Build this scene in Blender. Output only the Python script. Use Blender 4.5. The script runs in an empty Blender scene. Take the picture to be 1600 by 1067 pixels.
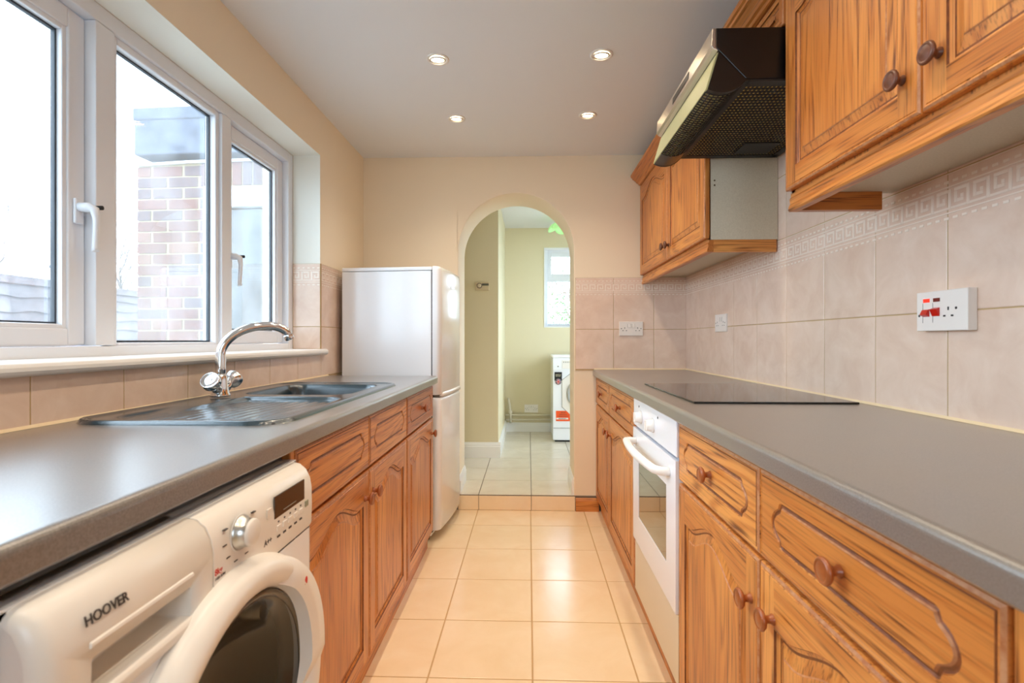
import bpy, math, random
from mathutils import Vector, Matrix
random.seed(7)
PI=math.pi; sin=math.sin; cos=math.cos
sc=bpy.context.scene; COL=sc.collection

# ------------------------------------------------------------ geometry helper
class MB:
    def __init__(s): s.v=[]; s.f=[]; s.m=[]; s.sm=[]
    def face(s,pts,m=0,sm=False):
        n=len(s.v); s.v+= [tuple(p) for p in pts]; s.f.append(tuple(range(n,n+len(pts)))); s.m.append(m); s.sm.append(sm)
    def box(s,x0,x1,y0,y1,z0,z1,m=0):
        if x0>x1:x0,x1=x1,x0
        if y0>y1:y0,y1=y1,y0
        if z0>z1:z0,z1=z1,z0
        n=len(s.v)
        s.v+=[(x0,y0,z0),(x1,y0,z0),(x1,y1,z0),(x0,y1,z0),(x0,y0,z1),(x1,y0,z1),(x1,y1,z1),(x0,y1,z1)]
        for q in ((0,3,2,1),(4,5,6,7),(0,1,5,4),(1,2,6,5),(2,3,7,6),(3,0,4,7)):
            s.f.append(tuple(n+i for i in q)); s.m.append(m); s.sm.append(False)
    def loft(s,rings,m=0,closed=True,sm=True,caps=(False,False),mats=None):
        n0=len(s.v); k=len(rings[0])
        for r in rings: s.v+=[tuple(p) for p in r]
        for i in range(len(rings)-1):
            for j in range(k if closed else k-1):
                a=n0+i*k+j; b=n0+i*k+(j+1)%k
                s.f.append((a,b,b+k,a+k)); s.m.append(mats[i] if mats else m); s.sm.append(sm)
        if caps[0]: s.f.append(tuple(n0+j for j in range(k))[::-1]); s.m.append(m); s.sm.append(False)
        if caps[1]: s.f.append(tuple(n0+(len(rings)-1)*k+j for j in range(k))); s.m.append(m); s.sm.append(False)
    def lathe(s,prof,axis='z',o=(0,0,0),seg=32,m=0,M=None,mats=None):
        rings=[]
        for r,h in prof:
            ring=[]
            for j in range(seg):
                a=2*PI*j/seg; c,d=r*cos(a),r*sin(a)
                p={'z':(c,d,h),'x':(h,c,d),'y':(d,h,c)}[axis]
                p=Vector(p)
                if M: p=M@p
                ring.append(tuple(p+Vector(o)))
            rings.append(ring)
        s.loft(rings,m=m,mats=mats)
    def prism(s,prof,a0,a1,axis='y',m=0,sm=False):
        # prof: 2D points; axis y -> (x,z); axis x -> (y,z); axis z -> (x,y)
        def P(p,t): return {'y':(p[0],t,p[1]),'x':(t,p[0],p[1]),'z':(p[0],p[1],t)}[axis]
        s.loft([[P(p,a0) for p in prof],[P(p,a1) for p in prof]],m=m,sm=sm,caps=(True,True))
    def tube(s,pts,r,seg=12,m=0,caps=True):
        pts=[Vector(p) for p in pts]; rr=r if isinstance(r,(list,tuple)) else [r]*len(pts)
        rings=[]; up=None
        for i,p in enumerate(pts):
            t=(pts[min(i+1,len(pts)-1)]-pts[max(i-1,0)]).normalized()
            if up is None:
                up=Vector((0,0,1)) if abs(t.z)<.9 else Vector((1,0,0))
            u=(up-t*up.dot(t)).normalized(); w=t.cross(u); up=u
            rings.append([tuple(p+u*(rr[i]*cos(2*PI*j/seg))+w*(rr[i]*sin(2*PI*j/seg))) for j in range(seg)])
        s.loft(rings,m=m,caps=(caps,caps))
    def obj(s,name,mats,parent=None,loc=None,bevel=0,seg=2,weld=True,rotz=0,world=True,auto=True):
        me=bpy.data.meshes.new(name); 
        o=bpy.data.objects.new(name,me); COL.objects.link(o)
        off=Vector((0,0,0))
        if parent is not None:
            o.parent=parent
            if world:
                p=parent
                while p is not None: off+=Vector(p.location); p=p.parent
        if loc is not None:
            o.location=Vector(loc)-(off if world else Vector((0,0,0)))
            off2=Vector(loc) if world else Vector((0,0,0))
        else:
            off2=off
        vs=[tuple(Vector(v)-off2) for v in s.v] if world else s.v
        me.from_pydata(vs,[],s.f)
        if not isinstance(mats,(list,tuple)): mats=[mats]
        for m_ in mats: me.materials.append(m_)
        me.polygons.foreach_set('material_index',s.m)
        me.polygons.foreach_set('use_smooth',s.sm)
        me.update()
        if rotz: o.rotation_euler=(0,0,rotz)
        if weld:
            w=o.modifiers.new('Weld','WELD'); w.merge_threshold=.00008
        if bevel:
            b=o.modifiers.new('Bevel','BEVEL'); b.width=bevel; b.segments=seg; b.limit_method='ANGLE'; b.angle_limit=math.radians(35); b.harden_normals=False
        return o
def tag(o,label=None,cat=None,group=None,kind=None):
    if label: o['label']=label
    if cat: o['category']=cat
    if group: o['group']=group
    if kind: o['kind']=kind
    return o
def thing(name,loc,label,cat,group=None,rotz=0):
    o=bpy.data.objects.new(name,None); o.empty_display_size=.05; COL.objects.link(o)
    o.location=loc; o.rotation_euler=(0,0,rotz); return tag(o,label,cat,group)
def struct_empty(name,loc):
    o=bpy.data.objects.new(name,None); o.empty_display_size=.05; COL.objects.link(o); o.location=loc; o['kind']='structure'; return o
def copyobj(src,parent,loc=None,rotz=None,name=None):
    c=src.copy(); COL.objects.link(c); c.parent=parent
    if loc is not None: c.location=loc
    if rotz is not None: c.rotation_euler=(0,0,rotz)
    return c

# ------------------------------------------------------------ materials
def s2l(c): 
    return tuple(((v/255)/12.92 if v/255<=.04045 else (((v/255)+.055)/1.055)**2.4) for v in c)+(1,)
def mat(name,col,rough=.5,metal=0,spec=.5,coat=0,bump=None,var=None,emis=None,trans=0,coatr=.1):
    m=bpy.data.materials.new(name); m.use_nodes=True; nt=m.node_tree; b=nt.nodes['Principled BSDF']
    c=s2l(col) if max(col)>1 else tuple(col)+(1,)
    b.inputs['Base Color'].default_value=c; b.inputs['Roughness'].default_value=rough; b.inputs['Metallic'].default_value=metal
    b.inputs['Specular IOR Level'].default_value=spec; b.inputs['Coat Weight'].default_value=coat; b.inputs['Coat Roughness'].default_value=coatr
    b.inputs['Transmission Weight'].default_value=trans
    tc=nt.nodes.new('ShaderNodeTexCoord')
    if var: # (scale, amount, colour2)
        n=nt.nodes.new('ShaderNodeTexNoise'); n.inputs['Scale'].default_value=var[0]; n.inputs['Detail'].default_value=5; n.inputs['Roughness'].default_value=.6
        nt.links.new(tc.outputs['Object'],n.inputs['Vector'])
        r=nt.nodes.new('ShaderNodeMapRange'); r.inputs['From Min'].default_value=.35; r.inputs['From Max'].default_value=.65; r.inputs['To Max'].default_value=var[1]
        nt.links.new(n.outputs['Fac'],r.inputs['Value'])
        mx=nt.nodes.new('ShaderNodeMix'); mx.data_type='RGBA'; mx.inputs[6].default_value=c; mx.inputs[7].default_value=s2l(var[2])
        nt.links.new(r.outputs['Result'],mx.inputs[0]); nt.links.new(mx.outputs[2],b.inputs['Base Color'])
    if bump: # (scale,strength)
        n=nt.nodes.new('ShaderNodeTexNoise'); n.inputs['Scale'].default_value=bump[0]; n.inputs['Detail'].default_value=3
        nt.links.new(tc.outputs['Object'],n.inputs['Vector'])
        bp=nt.nodes.new('ShaderNodeBump'); bp.inputs['Strength'].default_value=bump[1]; bp.inputs['Distance'].default_value=.002
        nt.links.new(n.outputs['Fac'],bp.inputs['Height']); nt.links.new(bp.outputs['Normal'],b.inputs['Normal'])
    if emis:
        b.inputs['Emission Color'].default_value=s2l(emis[0]); b.inputs['Emission Strength'].default_value=emis[1]
    return m
def wood(name,axis,light,mid,dark,rough=.38):
    m=bpy.data.materials.new(name); m.use_nodes=True; nt=m.node_tree; b=nt.nodes['Principled BSDF']; N=nt.nodes.new; L=nt.links.new
    tc=N('ShaderNodeTexCoord'); oi=N('ShaderNodeObjectInfo')
    mul=N('ShaderNodeVectorMath'); mul.operation='SCALE'; mul.inputs[3].default_value=7.0
    cmb=N('ShaderNodeCombineXYZ'); 
    for i in range(3): L(oi.outputs['Random'],cmb.inputs[i])
    L(cmb.outputs[0],mul.inputs[0])
    add=N('ShaderNodeVectorMath'); add.operation='ADD'; L(tc.outputs['Object'],add.inputs[0]); L(mul.outputs[0],add.inputs[1])
    def mp(a,l):
        q=N('ShaderNodeMapping'); q.inputs['Scale'].default_value=[l if 'xyz'[i]==axis else a for i in range(3)]; L(add.outputs[0],q.inputs['Vector']); return q
    # broad growth figure
    a=mp(9,.9); n1=N('ShaderNodeTexNoise'); n1.inputs['Scale'].default_value=1; n1.inputs['Detail'].default_value=1.5; n1.inputs['Distortion'].default_value=.3; L(a.outputs[0],n1.inputs['Vector'])
    mm=N('ShaderNodeMath'); mm.operation='MULTIPLY'; mm.inputs[1].default_value=75; L(n1.outputs['Fac'],mm.inputs[0])
    sn=N('ShaderNodeMath'); sn.operation='SINE'; L(mm.outputs[0],sn.inputs[0])
    r1=N('ShaderNodeMapRange'); r1.inputs['From Min'].default_value=-.2; r1.inputs['From Max'].default_value=1.; r1.inputs['To Max'].default_value=.75; L(sn.outputs[0],r1.inputs['Value'])
    # fine pores
    c=mp(260,7); n2=N('ShaderNodeTexNoise'); n2.inputs['Scale'].default_value=1; n2.inputs['Detail'].default_value=2; L(c.outputs[0],n2.inputs['Vector'])
    r2=N('ShaderNodeMapRange'); r2.inputs['From Min'].default_value=.5; r2.inputs['From Max'].default_value=.68; L(n2.outputs['Fac'],r2.inputs['Value'])
    # broad tone
    d=mp(5,.8); n3=N('ShaderNodeTexNoise'); n3.inputs['Scale'].default_value=1; n3.inputs['Detail'].default_value=2; L(d.outputs[0],n3.inputs['Vector'])
    r3=N('ShaderNodeMapRange'); r3.inputs['From Min'].default_value=.3; r3.inputs['From Max'].default_value=.7; L(n3.outputs['Fac'],r3.inputs['Value'])
    m1=N('ShaderNodeMix'); m1.data_type='RGBA'; m1.inputs[6].default_value=s2l(light); m1.inputs[7].default_value=s2l(mid); L(r3.outputs[0],m1.inputs[0])
    f2=N('ShaderNodeMath'); f2.operation='MULTIPLY'; L(r1.outputs[0],f2.inputs[0]); f2.inputs[1].default_value=.9
    m2=N('ShaderNodeMix'); m2.data_type='RGBA'; L(f2.outputs[0],m2.inputs[0]); L(m1.outputs[2],m2.inputs[6]); m2.inputs[7].default_value=s2l(mid)
    f3=N('ShaderNodeMath'); f3.operation='MULTIPLY'; L(r2.outputs[0],f3.inputs[0])
    ad=N('ShaderNodeMath'); ad.operation='MULTIPLY_ADD'; L(r1.outputs[0],ad.inputs[0]); ad.inputs[1].default_value=.75; ad.inputs[2].default_value=.35; L(ad.outputs[0],f3.inputs[1])
    m3=N('ShaderNodeMix'); m3.data_type='RGBA'; L(f3.outputs[0],m3.inputs[0]); L(m2.outputs[2],m3.inputs[6]); m3.inputs[7].default_value=s2l(dark)
    L(m3.outputs[2],b.inputs['Base Color']); b.inputs['Roughness'].default_value=rough; b.inputs['Coat Weight'].default_value=.15; b.inputs['Coat Roughness'].default_value=.3
    bp=N('ShaderNodeBump'); bp.inputs['Strength'].default_value=.25; bp.inputs['Distance'].default_value=.0006; bp.invert=True; L(f3.outputs[0],bp.inputs['Height']); L(bp.outputs['Normal'],b.inputs['Normal'])
    return m
WL,WM,WD=(228,155,78),(186,107,42),(92,44,15)
wood_x=wood('oak_grain_x','x',WL,WM,WD); wood_y=wood('oak_grain_y','y',WL,WM,WD); wood_z=wood('oak_grain_z','z',WL,WM,WD)
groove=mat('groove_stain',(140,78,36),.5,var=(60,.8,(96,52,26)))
worn_and_glint=mat('worn_varnish_and_glint_edge',(196,142,100),.5,var=(70,.9,(166,98,52)))  # edge wear, also the window highlight painted along raised panel edges
knob_wood=mat('turned_knob_wood',(168,92,44),.35,coat=.2,var=(40,.6,(120,60,28)))
knob_dark=mat('turned_knob_dark',(112,62,38),.4,coat=.2,var=(60,.6,(74,40,26)))
cream_wall=mat('cream_wall_paint',(241,226,200),.7,bump=(90,.12))
hall_paint=mat('hall_wall_paint',(224,213,180),.7,bump=(90,.1))
ceil_mat=mat('ceiling_paint',(227,229,232),.8)
reveal_mat=mat('reveal_paint',(238,238,229),.6)
white_trim=mat('white_gloss_paint',(240,240,238),.3)
upvc=mat('white_upvc',(230,233,239),.28)
gasket=mat('window_gasket',(52,58,66),.5)
melamine=mat('cream_speckled_melamine',(216,206,184),.5,var=(220,.5,(196,184,160)))
appl=mat('white_appliance_enamel',(240,243,248),.22,coat=.3)
appl2=mat('white_appliance_plastic',(236,232,225),.32)
oven_white=mat('oven_white_enamel',(238,240,246),.2,coat=.3)
chrome=mat('chrome',(0.82,0.84,0.87),.06,metal=1)
satin=mat('satin_silver',(0.62,0.6,0.56),.28,metal=1)
black=mat('black_gloss_plastic',(16,15,16),.3)
blackm=mat('black_matt',(22,21,20),.55)
dark_in=mat('dark_interior',(40,36,32),.8)
glass_blk=mat('black_ceramic_glass',(14,13,13),.04,spec=.6)
sink_mat=mat('dark_teal_composite',(14,44,56),.26,spec=.8,coat=.6,coatr=.16)
chip=mat('chipboard_underside',(150,120,88),.8)
red_m=mat('red_plastic',(206,30,14),.3)
orange_m=mat('orange_sticker',(240,88,22),.5)
txt_m=mat('printed_dark_grey',(56,52,50),.5)
grout=mat('tile_grout',(188,160,112),.85)
socketm=mat('white_socket_plastic',(238,232,226),.35)

def worktop_mat():
    m=mat('grey_speckled_laminate',(128,124,122),.36,spec=.9,coat=.9,coatr=.28); nt=m.node_tree; b=nt.nodes['Principled BSDF']; N=nt.nodes.new; L=nt.links.new
    tc=N('ShaderNodeTexCoord')
    n=N('ShaderNodeTexNoise'); n.inputs['Scale'].default_value=420; n.inputs['Detail'].default_value=2; L(tc.outputs['Object'],n.inputs['Vector'])
    n2=N('ShaderNodeTexNoise'); n2.inputs['Scale'].default_value=5; n2.inputs['Detail'].default_value=4; L(tc.outputs['Object'],n2.inputs['Vector'])
    r=N('ShaderNodeValToRGB'); r.color_ramp.elements[0].position=.36; r.color_ramp.elements[0].color=s2l((94,90,88)); r.color_ramp.elements[1].position=.66; r.color_ramp.elements[1].color=s2l((126,122,118)); L(n.outputs['Fac'],r.inputs[0])
    mx=N('ShaderNodeMix'); mx.data_type='RGBA'; mx.inputs[7].default_value=s2l((118,110,99)); L(r.outputs[0],mx.inputs[6])
    rr=N('ShaderNodeMapRange'); rr.inputs['From Min'].default_value=.35; rr.inputs['From Max'].default_value=.7; rr.inputs['To Max'].default_value=.6; L(n2.outputs['Fac'],rr.inputs['Value']); L(rr.outputs[0],mx.inputs[0])
    L(mx.outputs[2],b.inputs['Base Color'])
    bp=N('ShaderNodeBump'); bp.inputs['Strength'].default_value=.05; bp.inputs['Distance'].default_value=.0004; L(n.outputs['Fac'],bp.inputs['Height']); L(bp.outputs['Normal'],b.inputs['Normal'])
    return m
wt_mat=worktop_mat()
def tile_mat(name,c1,c2,c3,rough,scale=6,bs=.15):
    m=mat(name,c1,rough,coat=.0); nt=m.node_tree; b=nt.nodes['Principled BSDF']; N=nt.nodes.new; L=nt.links.new
    tc=N('ShaderNodeTexCoord')
    n=N('ShaderNodeTexNoise'); n.inputs['Scale'].default_value=scale; n.inputs['Detail'].default_value=6; n.inputs['Roughness'].default_value=.62; n.inputs['Distortion'].default_value=.6; L(tc.outputs['Object'],n.inputs['Vector'])
    r=N('ShaderNodeValToRGB'); e=r.color_ramp.elements; e[0].position=.3; e[0].color=s2l(c1); e[1].position=.72; e[1].color=s2l(c3); q=e.new(.5); q.color=s2l(c2); L(n.outputs['Fac'],r.inputs[0])
    L(r.outputs[0],b.inputs['Base Color'])
    n2=N('ShaderNodeTexNoise'); n2.inputs['Scale'].default_value=9; n2.inputs['Detail'].default_value=3; L(tc.outputs['Object'],n2.inputs['Vector'])
    bp=N('ShaderNodeBump'); bp.inputs['Strength'].default_value=bs; bp.inputs['Distance'].default_value=.003; L(n2.outputs['Fac'],bp.inputs['Height']); L(bp.outputs['Normal'],b.inputs['Normal'])
    return m
wtile=tile_mat('pinkish_wall_tile',(222,194,174),(229,204,185),(236,214,197),.22,9,.05)
keym=mat('raised_key_pattern_glaze',(243,229,215),.25)
ftile=tile_mat('cream_floor_tile',(240,216,178),(243,221,186),(247,228,197),.2,5,.12)
htile=tile_mat('hall_floor_tile',(216,206,188),(222,212,194),(230,222,206),.2,5,.12)
fgrout=mat('floor_grout',(196,164,118),.9)
hgrout=mat('hall_floor_grout',(120,108,94),.9)

def translucent(name,col):
    m=mat(name,col,.4); nt=m.node_tree; b=nt.nodes['Principled BSDF']; o=nt.nodes['Material Output']
    t=nt.nodes.new('ShaderNodeBsdfTranslucent'); t.inputs[0].default_value=s2l(col); x=nt.nodes.new('ShaderNodeMixShader'); x.inputs[0].default_value=.45
    nt.links.new(b.outputs[0],x.inputs[1]); nt.links.new(t.outputs[0],x.inputs[2]); nt.links.new(x.outputs[0],o.inputs[0]); return m
def pane_mat():
    m=bpy.data.materials.new('veiled_window_glass'); m.use_nodes=True; nt=m.node_tree; nt.nodes.clear(); N=nt.nodes.new; L=nt.links.new
    out=N('ShaderNodeOutputMaterial'); t=N('ShaderNodeBsdfTransparent'); t.inputs[0].default_value=(.94,.97,.98,1)
    g=N('ShaderNodeBsdfGlossy'); g.inputs['Roughness'].default_value=.01; fr=N('ShaderNodeFresnel'); fr.inputs[0].default_value=1.45
    mr=N('ShaderNodeMath'); mr.operation='MULTIPLY'; mr.inputs[1].default_value=.6; L(fr.outputs[0],mr.inputs[0])
    a=N('ShaderNodeMixShader'); L(mr.outputs[0],a.inputs[0]); L(t.outputs[0],a.inputs[1]); L(g.outputs[0],a.inputs[2])
    tl=N('ShaderNodeBsdfTranslucent'); tl.inputs[0].default_value=(.9,.95,1,1)  # translucent share lays a flare-like haze over the outdoor view
    tc=N('ShaderNodeTexCoord'); n=N('ShaderNodeTexNoise'); n.inputs['Scale'].default_value=5; n.inputs['Detail'].default_value=6; L(tc.outputs['Object'],n.inputs['Vector'])
    r=N('ShaderNodeMapRange'); r.inputs['From Min'].default_value=.3; r.inputs['From Max'].default_value=.7; r.inputs['To Min'].default_value=.02; r.inputs['To Max'].default_value=.06; L(n.outputs['Fac'],r.inputs['Value'])
    b=N('ShaderNodeMixShader'); L(r.outputs[0],b.inputs[0]); L(a.outputs[0],b.inputs[1]); L(tl.outputs[0],b.inputs[2]); L(b.outputs[0],out.inputs[0])
    return m
pane=pane_mat()
SKY=7.6; EXPO=0.58
# ------------------------------------------------------------ room shell
XL,XR,YB,ZC=-1.078,1.011,3.286,2.287
WTZ=.91
def tile_cell(mb,u0,u1,v0,v1,tf,g=.0015,t=.004,e=.0016,m=0):
    if u1-u0<.008 or v1-v0<.008: return
    u0+=g;u1-=g;v0+=g;v1-=g
    a=[tf(u0,v0,0),tf(u1,v0,0),tf(u1,v1,0),tf(u0,v1,0)]
    e0=[tf(u0,v0,t-e*.6),tf(u1,v0,t-e*.6),tf(u1,v1,t-e*.6),tf(u0,v1,t-e*.6)]
    b=[tf(u0+e,v0+e,t),tf(u1-e,v0+e,t),tf(u1-e,v1-e,t),tf(u0+e,v1-e,t)]
    mb.loft([a,e0,b],m=m,sm=False,caps=(False,True))
def key_strip(mb,u0,n,vtop,tf,t,umin,umax,m=2,pitch=.0512):
    # greek key meander with dots above and below, raised glaze
    def R(a,b,c,d):
        a=max(a,umin);b=min(b,umax)
        if b-a<.001: return
        A=[tf(a,c,t-.001),tf(b,c,t-.001),tf(b,d,t-.001),tf(a,d,t-.001)]
        B=[tf(a+.0005,c+.0005,t+.0012),tf(b-.0005,c+.0005,t+.0012),tf(b-.0005,d-.0005,t+.0012),tf(a+.0005,d-.0005,t+.0012)]
        mb.loft([A,B],m=m,sm=False,caps=(False,True))
    def Y(z): return vtop-z
    R(umin,umax,Y(.0365),Y(.0325)); R(umin,umax,Y(.0985),Y(.0945))
    R(umin,umax,Y(.0045),Y(.0015))
    c=pitch/6.0; y0=Y(.0885)
    for i in range(n):
        u=u0+i*pitch
        def r(a,b,p,q): R(u+a*c,u+b*c,y0+p*c,y0+q*c)
        s_=.95
        r(0,s_,0,5.6); r(s_,4.9,5.6-s_,5.6); r(4.9-s_,4.9,1.5,5.6-s_); r(1.9,4.9-s_,1.5,1.5+s_); r(1.9,1.9+s_,1.5+s_,3.5)
        r(s_,6,0,s_*.75)
        for k in (0,1): 
            R(u+.006+k*pitch/2,u+.020+k*pitch/2,Y(.026),Y(.019)); R(u+.006+k*pitch/2,u+.020+k*pitch/2,Y(.1125),Y(.106))
def quad(mb,a,b,c,d,m=0): mb.face([a,b,c,d],m)

# floor of the kitchen
def floor_mesh(name,x0,x1,y0,y1,z,gx,gy,p,mats,parent=None):
    mb=MB(); mb.box(x0,x1,y0,y1,z-.06,z-.0015,1)
    tf=lambda u,v,h:(u,v,z-.004+h)
    xs=[x0]+[gx+p*k for k in range(-20,20) if x0<gx+p*k<x1]+[x1]
    ys=[y0]+[gy+p*k for k in range(-20,20) if y0<gy+p*k<y1]+[y1]
    for i in range(len(xs)-1):
        for j in range(len(ys)-1): tile_cell(mb,xs[i],xs[i+1],ys[j],ys[j+1],tf,g=.0025)
    o=mb.obj(name,mats,parent,weld=False); o['kind']='structure'; return o
floor_mesh('floor',XL-.02,XR+.02,-1.7,YB,0,.013,3.013,.3415,[ftile,fgrout])
floor_mesh('floor',-1.6,1.45,YB-.004,5.6,.099,.017,3.622,.3415,[htile,hgrout])
# riser of the step under the arch
mb=MB(); mb.box(-.6,.5,YB-.002,YB+.05,-.05,.094,1)
tf=lambda u,v,h:(u,YB-.006-h+.001,v)
xs=[-.457,-.323,.017,.30]
for i in range(3): tile_cell(mb,xs[i],xs[i+1],0,.094,tf)
o=mb.obj('trim_1',[ftile,hgrout],weld=False); o['kind']='structure'

# ceiling
mb=MB(); mb.box(XL-.3,XR+.14,-1.7,YB+.02,ZC,ZC+.15); tag(mb.obj('ceiling',ceil_mat),kind='structure')
mb=MB(); mb.box(-1.6,1.45,YB+.3,5.9,2.32,2.45); tag(mb.obj('ceiling',ceil_mat),kind='structure')

# left wall with the window opening
WY0,WY1,WZ0,WZ1=.14,2.593,1.045,2.055
mb=MB(); X0,X1=XL-.30,XL
mb.box(X0,X1,-1.7,WY0,-.06,ZC); mb.box(X0,X1,WY1,YB,-.06,ZC)
mb.box(X0,X1,WY0,WY1,-.06,WZ0); mb.box(X0,X1,WY0,WY1,WZ1,ZC)
# painted reveal lining
for a in ((X0+.16,X1+.0012,WY0-.0,WY0+.0015,WZ0,WZ1),(X0+.16,X1+.0012,WY1-.0015,WY1,WZ0,WZ1),(X0+.16,X1+.0012,WY0,WY1,WZ1-.0015,WZ1)): mb.box(*a,1)
wl=mb.obj('wall_left',[cream_wall,reveal_mat]); tag(wl,kind='structure')
# tiling on the left wall
mb=MB(); tf=lambda u,v,h:(XL+.002+h,u,v)
ys=[1.314+.2535*k for k in range(-8,9)]; ys=[y for y in ys if -.6<y<YB-.01]+[YB-.001]
mb.box(XL,XL+.0045,-.6,YB,WTZ,WZ0-.001,1)
mb.box(XL,XL+.0045,WY1+.004,YB,WZ0,1.494,1)
prev=-.6
for y in ys:
    if y<2.6: tile_cell(mb,prev,y,WTZ+.003,WZ0-.012,tf)
    else: tile_cell(mb,max(prev,WY1+.004),y,WTZ+.003,1.168,tf); tile_cell(mb,prev,WY1+.004,WTZ+.003,WZ0-.012,tf)
    prev=y
cells=[WY1+.004]+[y for y in ys if y>WY1+.02]
for i in range(len(cells)-1):
    a,b=cells[i],cells[i+1]
    tile_cell(mb,a,b,1.168,1.494,tf)
key_strip(mb,WY1+.004,14,1.494,tf,.004,WY1+.006,YB-.002)
# reveal cheek
tf2=lambda u,v,h:(u,WY1-.002-h,v)
mb.box(-1.219,XL+.0045,WY1-.0045,WY1-.0014,WZ0+.008,1.494,1)
tile_cell(mb,-1.219,XL+.004,1.054,1.168,tf2); tile_cell(mb,-1.219,XL+.004,1.168,1.494,tf2)
key_strip(mb,-1.2245,3,1.494,tf2,.004,-1.215,XL+.002)
mb.obj('tiling',[wtile,grout,keym],wl,weld=False)

# right wall
mb=MB(); mb.box(XR,XR+.14,-1.7,YB,-.06,ZC); wr=mb.obj('wall_right',cream_wall); tag(wr,kind='structure')
mb=MB(); tf=lambda u,v,h:(XR-.002-h,u,v)
ys=[1.254+.2545*k for k in range(-7,9)]; ys=[-.6]+[y for y in ys if -.6<y<YB-.03]+[YB]
mb.box(XR-.0045,XR,-.6,YB,WTZ,2.0,1)
for i in range(len(ys)-1):
    for z0,z1 in ((WTZ+.003,1.168),(1.168,1.5),(1.5,1.75),(1.75,2.0)): tile_cell(mb,ys[i],ys[i+1],z0,z1,tf)
key_strip(mb,-.6,76,1.5,tf,.004,-.598,YB-.006)
mb.obj('tiling',[wtile,grout,keym],wr,weld=False)

# back wall with the arch
AX0,AX1,ASP=-.457,.292,1.675
r=(AX1-AX0)/2; cx=(AX0+AX1)/2; T=.33
mb=MB()
arch=[(AX0,-.06)]+[(cx-r*cos(PI*k/48),ASP+r*sin(PI*k/48)) for k in range(49)]+[(AX1,-.06)]
for y,flip in ((YB,0),(YB+T,1)):
    L_,R_=XL-.3,XR+.14
    q=[[(L_,y,-.06),(AX0,y,-.06),(AX0,y,ASP),(L_,y,ASP)],[(AX1,y,-.06),(R_,y,-.06),(R_,y,ASP),(AX1,y,ASP)],
       [(L_,y,ASP),(AX0,y,ASP),(AX0,y,2.4),(L_,y,2.4)],[(AX1,y,ASP),(R_,y,ASP),(R_,y,2.4),(AX1,y,2.4)]]
    for k in range(1,49):
        a,b=arch[k],arch[k+1]; q.append([(a[0],y,a[1]),(b[0],y,b[1]),(b[0],y,2.4),(a[0],y,2.4)])
    for w in q: mb.face(w[::-1] if flip else w)
for k in range(len(arch)-1):
    a,b=arch[k],arch[k+1]; mb.face([(a[0],YB,a[1]),(a[0],YB+T,a[1]),(b[0],YB+T,b[1]),(b[0],YB,b[1])],0,True)
wb=mb.obj('wall_back',cream_wall); tag(wb,kind='structure')
b_=wb.modifiers.new('Bevel','BEVEL'); b_.width=.006; b_.segments=3; b_.limit_method='ANGLE'; b_.angle_limit=math.radians(60)
mb=MB(); tf=lambda u,v,h:(u,YB-.002-h,v)
mb.box(.301,XR,YB-.0045,YB,WTZ,1.5,1); mb.box(.301,.42,YB-.0045,YB,.905,WTZ,1)
xs=[.301,.545,.802,XR-.005]
for i in range(3):
    for z0,z1 in ((WTZ+.001,1.168),(1.168,1.5)): tile_cell(mb,xs[i],xs[i+1],z0,z1,tf)
key_strip(mb,.301-.01,15,1.5,tf,.004,.303,XR-.006,pitch=.0495)
# tiles behind the fridge corner
mb.box(XL+.005,-.53,YB-.0045,YB,.91,1.494,1)
for a,b in ((XL+.005,-.8),(-.8,-.53)):
    for z0,z1 in ((.913,1.168),(1.168,1.494)): tile_cell(mb,a,b,z0,z1,tf)
mb.obj('tiling',[wtile,grout,keym],wb,weld=False)
# wall behind the camera
GX0,GX1,GZ=-.46,.46,2.06
mb=MB(); mb.box(XL-.3,GX0,-1.85,-1.7,-.06,2.44); mb.box(GX1,XR+.14,-1.85,-1.7,-.06,2.44); mb.box(GX0,GX1,-1.85,-1.7,GZ,2.44); tag(mb.obj('wall_front',cream_wall),kind='structure')
d1=struct_empty('added_door_1',(0,-1.78,0))  # unseen half-glazed door added behind the camera for daylight fill
mb=MB(); mb.box(GX0,GX0+.05,-1.82,-1.75,0,GZ); mb.box(GX1-.05,GX1,-1.82,-1.75,0,GZ); mb.box(GX0,GX1,-1.82,-1.75,GZ-.05,GZ); mb.obj('door_frame',upvc,d1,bevel=.003)
mb=MB(); mb.box(GX0+.052,GX0+.14,-1.81,-1.76,.005,GZ-.052); mb.box(GX1-.14,GX1-.052,-1.81,-1.76,.005,GZ-.052); mb.box(GX0+.14,GX1-.14,-1.81,-1.76,.005,1.0); mb.box(GX0+.14,GX1-.14,-1.81,-1.76,GZ-.15,GZ-.052); dl_=mb.obj('door_leaf',upvc,d1,bevel=.003)
mb=MB(); mb.box(GX0+.13,GX1-.13,-1.79,-1.785,.99,GZ-.14); mb.obj('pane',pane,dl_)
mb=MB(); mb.tube([(GX1-.10,-1.76,1.06),(GX1-.10,-1.72,1.06),(GX1-.20,-1.715,1.06)],.010,12); mb.obj('door_handle',chrome,dl_)

# wood baseboard beside the step, right of the arch
mb=MB(); mb.prism([(YB-.001,0),(YB-.018,0),(YB-.018,.066),(YB-.012,.078),(YB-.006,.084),(YB-.001,.084)],.302,.45,'x')
tag(mb.obj('baseboard_back',wood_x),kind='structure')

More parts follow.
